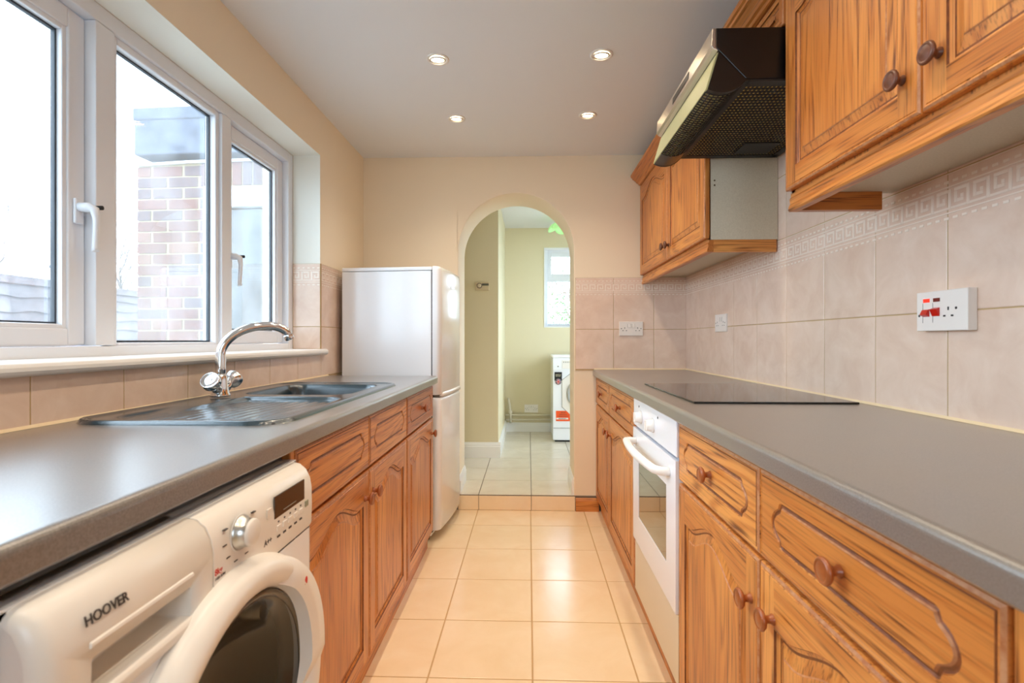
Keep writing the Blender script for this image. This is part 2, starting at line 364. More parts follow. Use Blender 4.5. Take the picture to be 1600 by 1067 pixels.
# hall beyond the arch
HY=4.32; HX=-.257; HB=5.55
mb=MB(); mb.box(-1.6,HX,HY,HB+.15,.03,2.34); tag(mb.obj('wall_hall_left',hall_paint,bevel=.004),kind='structure')
HWX0,HWX1,HWZ0,HWZ1=.166,.80,1.235,2.105
mb=MB(); 
mb.box(HX-.01,HWX0,HB,HB+.28,.03,2.34); mb.box(HWX1,1.6,HB,HB+.28,.03,2.34); mb.box(HWX0,HWX1,HB,HB+.28,.03,HWZ0); mb.box(HWX0,HWX1,HB,HB+.28,HWZ1,2.34)
tag(mb.obj('wall_hall_back',hall_paint),kind='structure')
mb=MB(); mb.box(1.45,1.6,YB+T,3.95,.03,2.34); mb.box(1.45,1.6,5.1,HB+.15,.03,2.34); mb.box(1.45,1.6,3.95,5.1,.03,.95); mb.box(1.45,1.6,3.95,5.1,2.1,2.34); tag(mb.obj('wall_hall_right',hall_paint),kind='structure')
mb=MB(); mb.box(-1.75,-1.6,YB+T-.02,HY+.1,.03,2.34); tag(mb.obj('wall_hall_side',hall_paint),kind='structure')
# white skirting in the hall
def skirt(name,p0,p1,n,h=.115,t=.018,z=.099):
    # p0->p1 along wall, n = outward normal
    prof=[(0,0),(t,0),(t,h*.72),(t*.72,h*.78),(t*.78,h*.84),(t*.4,h*.95),(t*.3,h),(0,h)]
    rings=[[(p[0]+n[0]*a+0,p[1]+n[1]*a,z+b) for a,b in prof] for p in (p0,p1)]
    mb=MB(); mb.loft(rings,sm=False,caps=(True,True)); o=mb.obj(name,white_trim); tag(o,kind='structure')
skirt('baseboard_hall_left',(-1.6,HY),(HX+.018,HY),(0,-1),h=.13)
skirt('baseboard_hall_side',(HX,HY),(HX,HB),(1,0),h=.13)
skirt('baseboard_hall_back',(HX,HB),(1.45,HB),(0,-1),h=.10)
skirt('baseboard_arch_left',(AX0,YB+.008),(AX0,YB+T-.008),(1,0),h=.11,t=.014)
skirt('baseboard_arch_right',(AX1,YB+.008),(AX1,YB+T-.008),(-1,0),h=.11,t=.014)

# ------------------------------------------------------------ windows
def frame_rect(mb,y0,y1,z0,z1,w,xa,xb,m=0,wb=None):
    wb=wb or w
    mb.box(xa,xb,y0,y0+w,z0,z1,m); mb.box(xa,xb,y1-w,y1,z0,z1,m); mb.box(xa,xb,y0+w,y1-w,z0,z0+wb,m); mb.box(xa,xb,y0+w,y1-w,z1-w,z1,m)
win=struct_empty('window_1',(-1.25,(WY0+WY1)/2,WZ0))
FX=-1.219
mb=MB(); frame_rect(mb,WY0,WY1-.002,1.052,WZ1-.002,.048,FX-.07,FX,wb=.030); mb.obj('window_frame',upvc,win,bevel=.003)
M1=(1.393,1.460); M2=(1.983,2.044)
M0=(.755,.820)  # unseen mullion; window run lengthened towards the camera for more daylight
for a,b in (M0,M1,M2):
    mb=MB(); mb.box(FX-.07,FX,a,b,1.084,WZ1-.052); mb.obj('mullion',upvc,win,bevel=.003)
def sash(y0,y1,z0,z1,open_side):
    mb=MB(); frame_rect(mb,y0,y1,z0,z1,.052,FX-.068,FX-.030,wb=.045)
    s=mb.obj('sash',upvc,win,bevel=.004)
    mb=MB(); frame_rect(mb,y0+.050,y1-.050,z0+.043,z1-.050,.014,FX-.062,FX-.036)
    mb.obj('glazing_bead',upvc,s,bevel=.003)
    mb=MB(); frame_rect(mb,y0+.062,y1-.062,z0+.055,z1-.062,.007,FX-.064,FX-.052); mb.obj('gasket',gasket,s)
    mb=MB(); mb.box(FX-.061,FX-.057,y0+.05,y1-.05,z0+.04,z1-.05); mb.obj('pane',pane,s)
    return s
sA=sash(M0[1]+.002,M1[0]-.002,1.086,WZ1-.054,1)
sB=sash(M2[1]+.002,WY1-.052,1.086,WZ1-.054,1)
for fa,fb in ((M1[1],M2[0]),(WY0+.046,M0[0])):
    mb=MB(); frame_rect(mb,fa,fb,1.082,WZ1-.050,.022,FX-.05,FX-.012,wb=.010); mb.obj('glazing_bead',upvc,win,bevel=.004)
    mb=MB(); frame_rect(mb,fa+.020,fb-.020,1.091,WZ1-.070,.007,FX-.048,FX-.036); mb.obj('gasket',gasket,win)
    mb=MB(); mb.box(FX-.045,FX-.041,fa+.01,fb-.01,1.086,WZ1-.06); mb.obj('pane',pane,win)
# handles
def whandle(s,y,z,d):
    x=FX-.030
    mb=MB(); mb.box(x,x+.010,y-.014,y+.014,z-.035,z+.035)
    h=mb.obj('handle',upvc,s,bevel=.004,seg=3)
    mb=MB(); mb.tube([(x+.008,y,z+.012),(x+.030,y+d*.004,z+.012),(x+.044,y+d*.008,z+.006),(x+.047,y+d*.010,z-.02),(x+.044,y+d*.012,z-.06),(x+.040,y+d*.014,z-.098),(x+.042,y+d*.014,z-.108)],[.013,.014,.012,.0085,.0075,.008,.009],12)
    mb.obj('grip',upvc,h)
    mb=MB(); mb.lathe([(0,.04),(.006,.04),(.006,.058),(.0,.058)],'x',(x,y+.018*d,z+.014),14); mb.obj('lock_button',blackm,h)
whandle(sA,M1[0]-.028,1.455,1); whandle(sB,M2[1]+.030,1.435,1)
# sill
mb=MB(); mb.prism([(FX,1.022),(-1.062,1.022),(-1.052,1.026),(-1.048,1.034),(-1.048,1.042),(-1.052,1.050),(-1.060,1.0535),(FX,1.0535)],WY0-.035,WY1-.001,'y'); 
mb.prism([(XL+.006,1.022),(-1.062,1.022),(-1.052,1.026),(-1.048,1.034),(-1.048,1.042),(-1.052,1.050),(-1.060,1.0535),(XL+.006,1.0535)],WY1-.001,2.632,'y')
mb.obj('window_sill',white_trim,win,bevel=.003)

w3=struct_empty('added_window_3',(1.53,4.52,.95))  # unseen side window added to light the hall
mb=MB(); frame_rect(mb,3.952,5.098,.952,2.098,.06,1.50,1.56); mb.obj('window_frame',upvc,w3,bevel=.003)
mb=MB(); mb.box(1.525,1.530,4.0,5.05,1.0,2.05); mb.obj('pane',pane,w3)
w2=struct_empty('window_2',(.48,HB+.1,HWZ0))
def fr2(mb,x0,x1,z0,z1,w,ya,yb):
    mb.box(x0,x0+w,ya,yb,z0,z1); mb.box(x1-w,x1,ya,yb,z0,z1); mb.box(x0+w,x1-w,ya,yb,z0,z0+w); mb.box(x0+w,x1-w,ya,yb,z1-w,z1)
mb=MB(); fr2(mb,HWX0,HWX1,HWZ0,HWZ1,.045,HB+.08,HB+.15); mb.box(HWX0+.045,HWX1-.045,HB+.08,HB+.15,1.745,1.79); mb.obj('window_frame',upvc,w2,bevel=.003)
mb=MB(); fr2(mb,HWX0+.045,HWX1-.045,1.79,HWZ1-.045,.04,HB+.085,HB+.13); s=mb.obj('sash',upvc,w2,bevel=.003)
mb=MB(); mb.box(HWX0+.08,HWX1-.08,HB+.105,HB+.11,1.82,HWZ1-.08); mb.obj('pane',pane,s)
mb=MB(); mb.box(HWX0+.04,HWX1-.04,HB+.11,HB+.115,HWZ0+.04,1.75); mb.obj('pane',pane,w2)
mb=MB(); mb.box(HWX0+.001,HWX1-.001,HB+.001,HB+.09,HWZ0+.001,HWZ0+.012); mb.obj('window_sill',white_trim,w2)
mb=MB(); fr2(mb,HWX0-.0,HWX1+.0,HWZ0+.0,HWZ1,.012,HB-.006,HB+.08); mb.obj('reveal_edge',white_trim,w2)
# ------------------------------------------------------------ doors, drawers and knobs
def archf(t):
    t=abs(t)
    return (0.5+0.5*cos(PI*min(t/.86,1)))**.85
_dc={}
def door_mesh(w,h,arch=.05,stile=.056,thick=.019):
    k=('d',round(w,3),round(h,3),arch,stile)
    if k in _dc: return _dc[k]
    mb=MB(); e=.010
    def rect(m,y): return [(m,y,m),(w-m,y,m),(w-m,y,h-m),(m,y,h-m)]
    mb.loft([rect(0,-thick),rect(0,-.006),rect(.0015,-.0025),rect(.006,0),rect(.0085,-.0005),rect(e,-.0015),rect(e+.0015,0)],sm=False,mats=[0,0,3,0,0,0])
    mb.face([(0,-thick,0),(0,-thick,h),(w,-thick,h),(w,-thick,0)],0)
    i=e+.0015; s=stile; NT=44; zt=h-stile*.85-arch; hw=w/2-s
    mb.face([(i,0,i),(s,0,i),(s,0,h-i),(i,0,h-i)],0); mb.face([(w-s,0,i),(w-i,0,i),(w-i,0,h-i),(w-s,0,h-i)],0)
    mb.face([(s,0,i),(w-s,0,i),(w-s,0,s),(s,0,s)],1)
    def top(m): 
        out=[]
        for j in range(NT+1):
            t=-1+2*j/NT; x=w/2+t*(hw-m); out.append((x,zt-m+arch*archf(t)))
        return out
    tp=top(0)
    for j in range(NT):
        a,b=tp[j],tp[j+1]; mb.face([(a[0],0,a[1]),(b[0],0,b[1]),(b[0],0,h-i),(a[0],0,h-i)],1)
    def ring(m,y):
        T=top(m)[::-1]
        return [(s+m,y,s+m),(w-s-m,y,s+m)]+[(x,y,z) for x,z in T]
    prof=[(0,0),(.0015,-.004),(.005,-.0065),(.008,-.008),(.012,-.008),(.032,-.0025),(.034,-.0005),(.0365,0)]
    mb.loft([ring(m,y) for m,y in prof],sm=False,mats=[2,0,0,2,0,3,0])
    T=top(.0365); zb=s+.0365
    for j in range(NT):
        a,b=T[j],T[j+1]; mb.face([(a[0],0,zb),(b[0],0,zb),(b[0],0,b[1]),(a[0],0,a[1])],0)
    _dc[k]=mb; return mb
def drawer_mesh(w,h,thick=.019):
    k=('w',round(w,3),round(h,3))
    if k in _dc: return _dc[k]
    mb=MB(); e=.010
    def rect(m,y): return [(m,y,m),(w-m,y,m),(w-m,y,h-m),(m,y,h-m)]
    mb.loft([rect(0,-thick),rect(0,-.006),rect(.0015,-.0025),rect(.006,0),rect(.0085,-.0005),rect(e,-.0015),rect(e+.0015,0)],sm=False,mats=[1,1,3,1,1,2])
    mb.face([(0,-thick,0),(0,-thick,h),(w,-thick,h),(w,-thick,0)],1)
    i=e+.0015; b=min(.036,h/2-.035); a=w/2-.052
    # right end profile (top to bottom), half
    end=[(a-.030,b),(a-.0265,b-.0015),(a-.0250,b-.006),(a-.0225,b-.011),(a-.016,b-.0145),(a-.009,b-.019),(a-.0035,b-.0255),(a-.0008,b-.031),(a,0)]
    end=end+[(x,-z) for x,z in end[-2::-1]]
    nt=6; top=[(-(a-.030)+2*(a-.030)*j/nt,b) for j in range(nt)]   # left->right
    bot=[(-x,-z) for x,z in top]
    lend=[(-x,-z) for x,z in end]
    pts=top+end[:-1]+[(end[-1])]+bot[1:]+lend[:-1]   # closed, clockwise
    # remove duplicates
    P=[]
    for p in pts:
        if not P or (abs(p[0]-P[-1][0])+abs(p[1]-P[-1][1]))>1e-6: P.append(p)
    if abs(P[0][0]-P[-1][0])+abs(P[0][1]-P[-1][1])<1e-6: P.pop()
    n=len(P)
    def off(d):
        out=[]
        for j in range(n):
            p,q,r=P[j-1],P[j],P[(j+1)%n]
            t=Vector((r[0]-p[0],r[1]-p[1])).normalized(); nn=Vector((-t.y,t.x))  # outward for clockwise
            out.append((q[0]+nn.x*d,q[1]+nn.y*d))
        return out
    cx,cz=w/2,h/2; W2,H2=w/2-i,h/2-i
    def outer(p):
        x,z=p
        if abs(x)<=a-.030+1e-6: return (x*W2/(a-.030),H2 if z>0 else -H2)
        return (W2 if x>0 else -W2, max(-H2,min(H2,z*H2/b)))
    R=[[(cx+outer(p)[0],0,cz+outer(p)[1]) for p in P]]
    for d,y in ((.0050,0),(.0035,-.0025),(.0005,-.0042),(-.0030,-.0028),(-.0052,0)):
        R.append([(cx+x,y,cz+z) for x,z in off(d)])
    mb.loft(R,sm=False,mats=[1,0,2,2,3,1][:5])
    mb.face(R[-1],1)
    _dc[k]=mb; return mb
def knob_mb():
    mb=MB(); mb.lathe([(.0095,-.001),(.0095,.002),(.007,.005),(.0065,.011),(.009,.0145),(.0165,.0175),(.0195,.021),(.0195,.0235),(.0175,.0262),(.0150,.0272),(.0140,.0258),(.0125,.0262),(.006,.0275),(0,.0278)],'y',(0,0,0),28); return mb
_kn={}
def knob(parent,x,z,m):
    if m.name not in _kn:
        o=knob_mb().obj('knob',m,parent,world=False,loc=(x,0,z)); _kn[m.name]=o; return o
    return copyobj(_kn[m.name],parent,(x,0,z))
WSET=[wood_z,wood_x,groove,worn_and_glint]
def front(kind,side,y0,y1,z0,z1,X,parent,knobs=(),km=None,arch=.05,stile=.056):
    w,h=y1-y0,z1-z0
    mb=door_mesh(w,h,arch,stile) if kind=='door' else drawer_mesh(w,h)
    off=Vector(parent.location)
    me_name=kind
    o=mb.obj('door' if kind=='door' else 'drawer',WSET,parent,world=False)
    # right side faces -X : local x -> +Y ; left side faces +X : local x -> -Y
    if side=='R': o.location=Vector((X,y0,z0))-off; o.rotation_euler=(0,0,PI/2)
    else: o.location=Vector((X,y1,z0))-off; o.rotation_euler=(0,0,-PI/2)
    for ky,kz in knobs:
        lx=(ky-y0) if side=='R' else (y1-ky)
        knob(o,lx,kz-z0,km or knob_wood)
    return o
DZ=(.092,.688); WZ=(.697,.860)
def carcass(parent,side,y0,y1,X,xw,z0,z1,m,ztop=None,rail=True):
    s=1 if side=='R' else -1
    mb=MB(); t=.018; xb=X+s*.021; top=ztop or z1
    mb.box(xb,xw,y0,y0+t,z0,z1); mb.box(xb,xw,y1-t,y1,z0,z1); mb.box(xb,xw,y0+t,y1-t,z0,z0+t); mb.box(xw-s*.012,xw,y0+t,y1-t,z0+t,z1)
    mb.box(xb,xw-s*.03,y0+t,y1-t,top-t,top)
    mb.obj('carcass',m,parent)
XD=.432; XLD=-.505
# right run: near double unit
def base_unit(side,y0,y1,X,splits,label,cat,dk,kk,km=knob_wood,ztop=None,group=None,cm=None,dz=DZ,wz=WZ):
    s=1 if side=='R' else -1
    c=thing('base_cabinet',(X+s*.3,(y0+y1)/2,0),label,cat,group)
    carcass(c,side,y0,y1,X,(XR-.006) if side=='R' else XL+.006,.085,.74 if ztop else .868,cm or melamine,ztop)
    n=len(splits)-1
    for i in range(n):
        a,b=splits[i]+.0015,splits[i+1]-.0015
        front('drawer',side,a,b,wz[0],wz[1],X,c,[((a+b)/2,(wz[0]+wz[1])/2)] if dk[i] else ())
        front('door',side,a,b,dz[0],dz[1],X,c,[kk[i]])
    # dark wooden rail behind the joints
    mb=MB(); mb.box(X+s*.020,X+s*.030,y0,y1,wz[0]-.02,wz[0]+.01); mb.box(X+s*.0195,X+s*.030,y0,y1,.855,.869); mb.obj('face_rail',wood_y,c)
    return c
c=base_unit('R',.473,1.481,XD,[.473,.968,1.481],'near oak base cabinet, two knobbed drawers over arched doors, between camera and oven','kitchen cabinet',(1,1),((.914,.605),(1.004,.597)))
mb=MB(); mb.box(XD+.002,XD+.022,.30,.471,.085,.868); mb.obj('corner_post',wood_z,c,bevel=.004)
base_unit('R',2.092,YB-.008,XD,[2.092,2.745,YB-.008],'far oak base cabinet with two drawers, between the white oven and the back wall','kitchen cabinet',(1,1),((2.690,.597),(2.80,.597)))
# left run
c=base_unit('L',1.085,2.094,XLD,[1.085,1.598,2.094],'oak sink cabinet with two knobless drawer fronts over arched doors','kitchen cabinet',(0,0),((1.553,.61),(1.640,.61)),ztop=.70)
base_unit('L',-.58,.445,XLD,[-.58,-.07,.445],'unseen oak base cabinet added to block light, left of the washing machine','kitchen cabinet',(1,1),((-.11,.61),(-.03,.61)))  # out-of-view unit added to keep light off the washing machine side
mb=MB(); mb.box(XLD-.022,XLD-.002,1.066,1.084,.085,.868); mb.obj('end_panel',wood_z,c,bevel=.002)
base_unit('L',2.099,2.672,XLD,[2.099,2.672],'single oak base cabinet with one drawer and door, beside the fridge freezer','kitchen cabinet',(1,),((2.625,.615),))
# plinths
mb=MB(); mb.box(XD+.03,XD+.045,.30,YB-.024,0,.084); o=mb.obj('plinth',wood_y); tag(o,'oak plinth board along the floor under the right hand cabinets','plinth')
mb=MB(); mb.box(XLD-.045,XLD-.03,1.085,2.672,0,.084); o=mb.obj('plinth',wood_y); tag(o,'oak plinth board along the floor under the sink cabinets','plinth')

# ------------------------------------------------------------ worktops
def wt_profile(xf,xb,s):
    # rounded front edge, s=+1 back is +x
    t=.040; r=.012
    pr=[(xb,WTZ-t),(xf+s*.004,WTZ-t),(xf,WTZ-t+.004)]
    for k in range(0,7):
        a=PI/2*k/6; pr.append((xf+s*(r-r*cos(a)),WTZ-r+r*sin(a)))
    pr.append((xb,WTZ)); return pr
mb=MB(); mb.prism(wt_profile(.412,XR-.006,1),-.6,YB-.006,'y'); o=mb.obj('worktop',wt_mat); tag(o,'grey speckled worktop with rounded edge along the right wall, under the hob','worktop')
b=o.modifiers.new('n','EDGE_SPLIT'); 
mb=MB()
HX0,HX1,HY0,HY1=-1.022,-.590,1.150,2.122
XF=-.482
for a,b in ((-.6,HY0),(HY1,2.680)): mb.prism(wt_profile(XF,XL+.006,-1),a,b,'y')
mb.prism([(HX1,WTZ-.04)]+wt_profile(XF,HX1,-1)[1:],HY0,HY1,'y'); mb.box(XL+.006,HX0,HY0,HY1,WTZ-.04,WTZ)
o=mb.obj('worktop',wt_mat); tag(o,'grey worktop under the long window with the dark sink set in it','worktop')
# mastic line
for x,nm in ((XL+.006,'left'),(XR-.006,'right')):
    s=1 if nm=='left' else -1; mb=MB(); mb.prism([(x,WTZ),(x+s*.007,WTZ+.0005),(x,WTZ+.007)],-.6,2.68 if s>0 else YB-.006,'y')
    o=mb.obj('trim_2' if s>0 else 'trim_3',mat('mastic_'+nm,(226,206,170),.5)); tag(o,kind='structure')
mb=MB(); mb.prism([(YB-.006,WTZ),(YB-.013,WTZ+.0005),(YB-.006,WTZ+.007)],.42,XR-.006,'x'); tag(mb.obj('trim_4',mat('mastic_back',(226,206,170),.5)),kind='structure')

# ------------------------------------------------------------ sink
def sstep(a,b,x):
    t=max(0,min(1,(x-a)/(b-a))); return t*t*(3-2*t)
def sdrr(x,y,cx,cy,hx,hy,r):   # signed distance, rounded rect (negative inside)
    qx=abs(x-cx)-hx+r; qy=abs(y-cy)-hy+r
    return math.hypot(max(qx,0),max(qy,0))+min(max(qx,qy),0)-r
SX0,SX1,SY0,SY1=-1.056,-.548,1.100,2.158
scx,scy,shx,shy,srr=(SX0+SX1)/2,(SY0+SY1)/2,(SX1-SX0)/2,(SY1-SY0)/2,.085
def clampR(x,y):
    d=sdrr(x,y,scx,scy,shx,shy,srr)
    if d<=0: return x,y
    qx=abs(x-scx)-(shx-srr); qy=abs(y-scy)-(shy-srr); l=math.hypot(qx,qy)
    return scx+math.copysign(shx-srr+qx/l*srr,x-scx), scy+math.copysign(shy-srr+qy/l*srr,y-scy)
def sinkz(x,y):
    d=sdrr(x,y,scx,scy,shx,shy,srr)
    z=.0095-.0095*sstep(-.010,0,d)**2
    z-=.0035*sstep(-.016,-.024,d)          # inner rim step
    # bowl
    bd=sdrr(x,y,-.800,1.895,.180,.195,.06)
    cut=(x+.62)*.8-(y-1.70)*-.6
    z-=.150*sstep(.004,-.030,bd)+.002*sstep(.02,.004,bd)
    # drainer recess
    dd=sdrr(x,y,-.790,1.385,.200,.235,.07)
    led=math.hypot(max(0,-(x+.905)),max(0,y-1.36))   # tap ledge corner stays high
    ledf=1-sstep(.93,.90,-x)*0
    hi=sstep(-.925,-.895,x) if y>1.40 else 1-(1-sstep(-.925,-.895,x))*sstep(1.26,1.40,y)
    rec=sstep(.004,-.012,dd)*hi
    z-=rec*(.006+.006*sstep(1.2,1.6,y))
    if rec>.9: z+=.0022*(0.5+0.5*cos((x+.79)*2*PI/.030))*sstep(0,.04,-dd-.01)
    return WTZ+z
mb=MB(); nx,ny=84,176; V=[]
for j in range(ny+1):
    for i in range(nx+1):
        x=SX0+(SX1-SX0)*i/nx; y=SY0+(SY1-SY0)*j/ny; x,y=clampR(x,y); V.append((x,y,sinkz(x,y)))
mb.v=V
for j in range(ny):
    for i in range(nx):
        a=j*(nx+1)+i; mb.f.append((a,a+1,a+nx+2,a+nx+1)); mb.m.append(0); mb.sm.append(True)
sk=thing('kitchen_sink',(scx,scy,WTZ),'dark blue grey composite sink with ribbed drainer, let into the left worktop','sink')
mb.obj('basin',sink_mat,sk)
mb=MB(); mb.lathe([(.0,.002),(.018,.002),(.020,.004),(.040,.004),(.043,.001),(.043,-.004)],'z',(-.80,1.90,WTZ-.1405),32); mb.obj('waste_strainer',chrome,sk)
# tap
TX,TY,TZ=-.984,1.592,WTZ+.0095
tp=thing('mixer_tap',(TX,TY,TZ),'chrome swan neck mixer tap standing at the back of the dark sink','tap')
mb=MB(); mb.lathe([(0,0),(.029,0),(.029,.006),(.025,.012),(.0225,.03),(.021,.050),(.0195,.064),(.016,.072),(0,.073)],'z',(TX,TY,TZ),32)
mb.obj('tap_body',chrome,tp)
d=Vector((.157,.118,0)).normalized()
pts=[(0,.060),(0,.09),(.0005,.12)]
for k in range(0,17):
    a=PI-(PI/2)*k/16; pts.append((.140+.140*cos(a),.128+.100*sin(a)))
for k in range(1,9):
    a=PI/2-math.radians(78)*k/8; pts.append((.140+.062*cos(a),.190+.038*sin(a)))
pts=[(TX+d.x*u,TY+d.y*u,TZ+v) for u,v in pts]
mb=MB(); mb.tube(pts,[.0155]*3+[.0142]*(len(pts)-3),20)
e=Vector(pts[-1]); dn=(e-Vector(pts[-2])).normalized()
mb.tube([e-dn*.002,e,e+dn*.004,e+dn*.016,e+dn*.018],[.0142,.0152,.0156,.0156,.0125],20); mb.obj('spout',chrome,tp)
for sgn in (-1,1):
    ax=Vector((.12,sgn*1.0,.68)).normalized(); z0=Vector((0,0,1)); q=z0.rotation_difference(ax).to_matrix()
    mb=MB(); mb.lathe([(0,.0),(.0165,.004),(.0155,.028),(.014,.036),(.014,.042),(.024,.050),(.0285,.060),(.0285,.074),(.0272,.078),(.0255,.0785),(.0235,.077),(.008,.0785),(0,.079)],'z',(TX,TY+sgn*.004,TZ+.014),28,M=q)
    mb.obj('tap_handle',chrome,tp)

# ------------------------------------------------------------ hob
hb=thing('ceramic_hob',(.755,1.86,WTZ),'flat black glass electric hob lying on the right worktop','hob')
mb=MB(); mb.box(.492,.975,1.530,2.178,WTZ+.0003,WTZ+.006); mb.obj('glass_plate',glass_blk,hb,bevel=.0015)

# ------------------------------------------------------------ oven
ov=thing('built_in_oven',(XD+.25,1.787,.30),'white built in electric oven with glass window under the right worktop','oven')
Y0,Y1=1.489,2.086
mb=MB(); mb.box(XD+.024,XR-.05,Y0+.012,Y1-.012,.30,.86); mb.obj('oven_body',blackm,ov)
mb=MB(); mb.box(XD-.004,XD+.022,Y0,Y1,.758,.868); cp=mb.obj('control_panel',oven_white,ov,bevel=.003)
for y in (1.945,1.762):
    mb=MB(); mb.lathe([(0,0),(.0235,0),(.0235,.006),(.020,.011),(.0185,.022),(.016,.025),(0,.0255)],'x',(0,0,0),28)
    mb.v=[(-x,y_,z_) for x,y_,z_ in mb.v]; mb.box(-.030,-.008,-.0045,.0045,-.018,.018)
    k_=mb.obj('oven_knob',appl2,cp,loc=(XD-.004,y,.800),world=True) if 0 else None
    mb.v=[(a+XD-.004,b_+y,c_+.806) for a,b_,c_ in mb.v]; mb.obj('oven_knob',appl2,cp,bevel=.0015)
for y in (1.985,1.70): mb=MB(); mb.lathe([(0,-.0045),(.004,-.0045),(.004,-.0035),(0,-.0035)],'x',(XD-.0008,y,.842),12); mb.obj('indicator_mark',txt_m,cp)
# door with window opening
wy0,wy1,wz0,wz1=1.590,1.985,.412,.652; dz0,dz1=.303,.748
mb=MB(); xa,xb=XD-.006,XD+.020
mb.box(xa,xb,Y0,wy0,dz0,dz1); mb.box(xa,xb,wy1,Y1,dz0,dz1); mb.box(xa,xb,wy0,wy1,dz0,wz0); mb.box(xa,xb,wy0,wy1,wz1,dz1)
dr=mb.obj('oven_door',oven_white,ov)
mb=MB(); mb.box(XD+.0205,XD+.0235,Y0,Y1,.300,.868); mb.obj('seal_strip',black,ov)
ovg=mat('oven_window_glass',(30,27,22),.03,spec=.9,coat=1,coatr=.02)
mb=MB(); mb.box(XD-.0045,XD+.004,wy0,wy1,wz0,wz1); mb.obj('window_glass',ovg,dr)
hp=[(XD-.006,2.030,.700),(XD-.030,2.030,.702),(XD-.048,2.015,.704)]+[(XD-.050-.012*sin(PI*k/12),2.005-(.43)*k/12,.704) for k in range(1,12)]+[(XD-.048,1.570,.704),(XD-.030,1.556,.702),(XD-.006,1.556,.700)]
mb=MB(); mb.tube(hp,[.014]+[.0135]*(len(hp)-2)+[.014],14); mb.obj('oven_handle',appl2,dr)
mb=MB(); mb.box(XD+.002,XD+.020,Y0,Y1,.090,.299); o=mb.obj('filler_panel',mat('cream_filler_panel',(232,222,198),.45),bevel=.001); tag(o,'plain cream filler panel below the white oven','panel')
# ------------------------------------------------------------ fridge freezer (turned slightly)
fr=thing('fridge_freezer',(-.530,2.750,0),'tall white fridge freezer at the end of the sink worktop, against the back wall','fridge',rotz=-math.radians(5.3))
FW=.480
def fobj(mb,name,m,par=fr,**k): return mb.obj(name,m,par,world=False,**k)
mb=MB(); mb.box(-.512,0,0,FW,.03,1.478); fobj(mb,'body',appl,bevel=.004)
mb=MB(); mb.box(-.512,.004,-.001,FW+.001,1.480,1.500); fobj(mb,'top_panel',appl,bevel=.004)
mb=MB(); mb.box(-.008,.006,.004,FW-.004,.05,1.47); fobj(mb,'door_seal',gasket)
def plan(x0,x1,y0,y1,r,bow):
    p=[(x0,y0)]
    for k in range(7): a=-PI/2+PI/2*k/6; p.append((x1-r-bow+r*cos(a),y0+r+r*sin(a)))
    for k in range(1,12):
        t=k/12; p.append((x1-bow+bow*sin(PI*t),y0+r+(y1-y0-2*r)*t))
    for k in range(7): a=PI/2*k/6; p.append((x1-r-bow+r*cos(a),y1-r+r*sin(a)))
    p.append((x0,y1)); return p
def fdoor(z0,z1,name,handle_low):
    mb=MB(); rr=[]
    for z,ins in ((z0,.006),(z0+.006,0),(z1-.02,0),(z1-.006,.004),(z1,.014)):
        P=plan(.006+ins*0,.060-ins,ins*.5,FW-ins*.5,.026,.008); rr.append([(x,y,z) for x,y in P])
    mb.loft(rr,caps=(True,True)); o=fobj(mb,name,appl); o.modifiers.new('s','EDGE_SPLIT').split_angle=math.radians(50); return o
ud=fdoor(.800,1.503,'door',1); ld=fdoor(.062,.785,'door',0)
mb=MB(); mb.box(.010,.040,.02,FW-.02,.780,.805); fobj(mb,'handle_recess',mat('handle_recess_grey',(120,114,106),.5))
mb=MB(); P=plan(.012,.066,.030,FW-.01,.02,.008); mb.loft([[(x,y,.790) for x,y in P],[(x,y,.806) for x,y in P],[(x-.005,y,.812) for x,y in P]],caps=(True,True)); o=mb.obj('handle_lip',appl,ud,world=False)
mb=MB(); mb.box(.0605,.0615,.20,.27,1.40,1.412); mb.obj('badge',satin,ud,world=False)
for x,y in ((-.04,.04),(-.04,FW-.04),(-.47,.04),(-.47,FW-.04)):
    mb=MB(); mb.lathe([(0,0),(.018,0),(.018,.012),(.010,.014),(.010,.032)],'z',(x,y,0),14); fobj(mb,'foot',blackm)

# ------------------------------------------------------------ washing machine in the left run
wm=thing('washing_machine',(-.75,.755,0),'white front loading washing machine with porthole door, under the left worktop','washing machine')
WX=-.455; A0,A1=.455,1.055
mb=MB()
mb.box(-1.02,-.49,A0,A0+.006,.015,.845); mb.box(-1.02,-.49,A1-.006,A1,.015,.845); mb.box(-1.02,-.49,A0,A1,.838,.848); mb.box(-1.02,-1.01,A0,A1,.015,.84)
# front plate with round hole
pc=(.765,.492); hr=.208; e=.016; N_=64
ring=[]; sq=[]
ca=[math.atan2(zz-pc[1],yy-pc[0])%(2*PI) for yy in (A0+e,A1-e) for zz in (.10,.712)]
for a in sorted([2*PI*k/N_ for k in range(N_)]+ca):
    c_,s_=cos(a),sin(a); ring.append((WX,pc[0]+hr*c_,pc[1]+hr*s_))
    y0b,y1b,z0b,z1b=A0+e-pc[0],A1-e-pc[0],.10-pc[1],.712-pc[1]
    t=min((y1b/c_ if c_>1e-6 else (y0b/c_ if c_<-1e-6 else 9)),(z1b/s_ if s_>1e-6 else (z0b/s_ if s_<-1e-6 else 9)))
    sq.append((WX,pc[0]+t*c_,pc[1]+t*s_))
mb.loft([sq,ring,[(WX-.03,y,z) for x,y,z in ring]],sm=False)
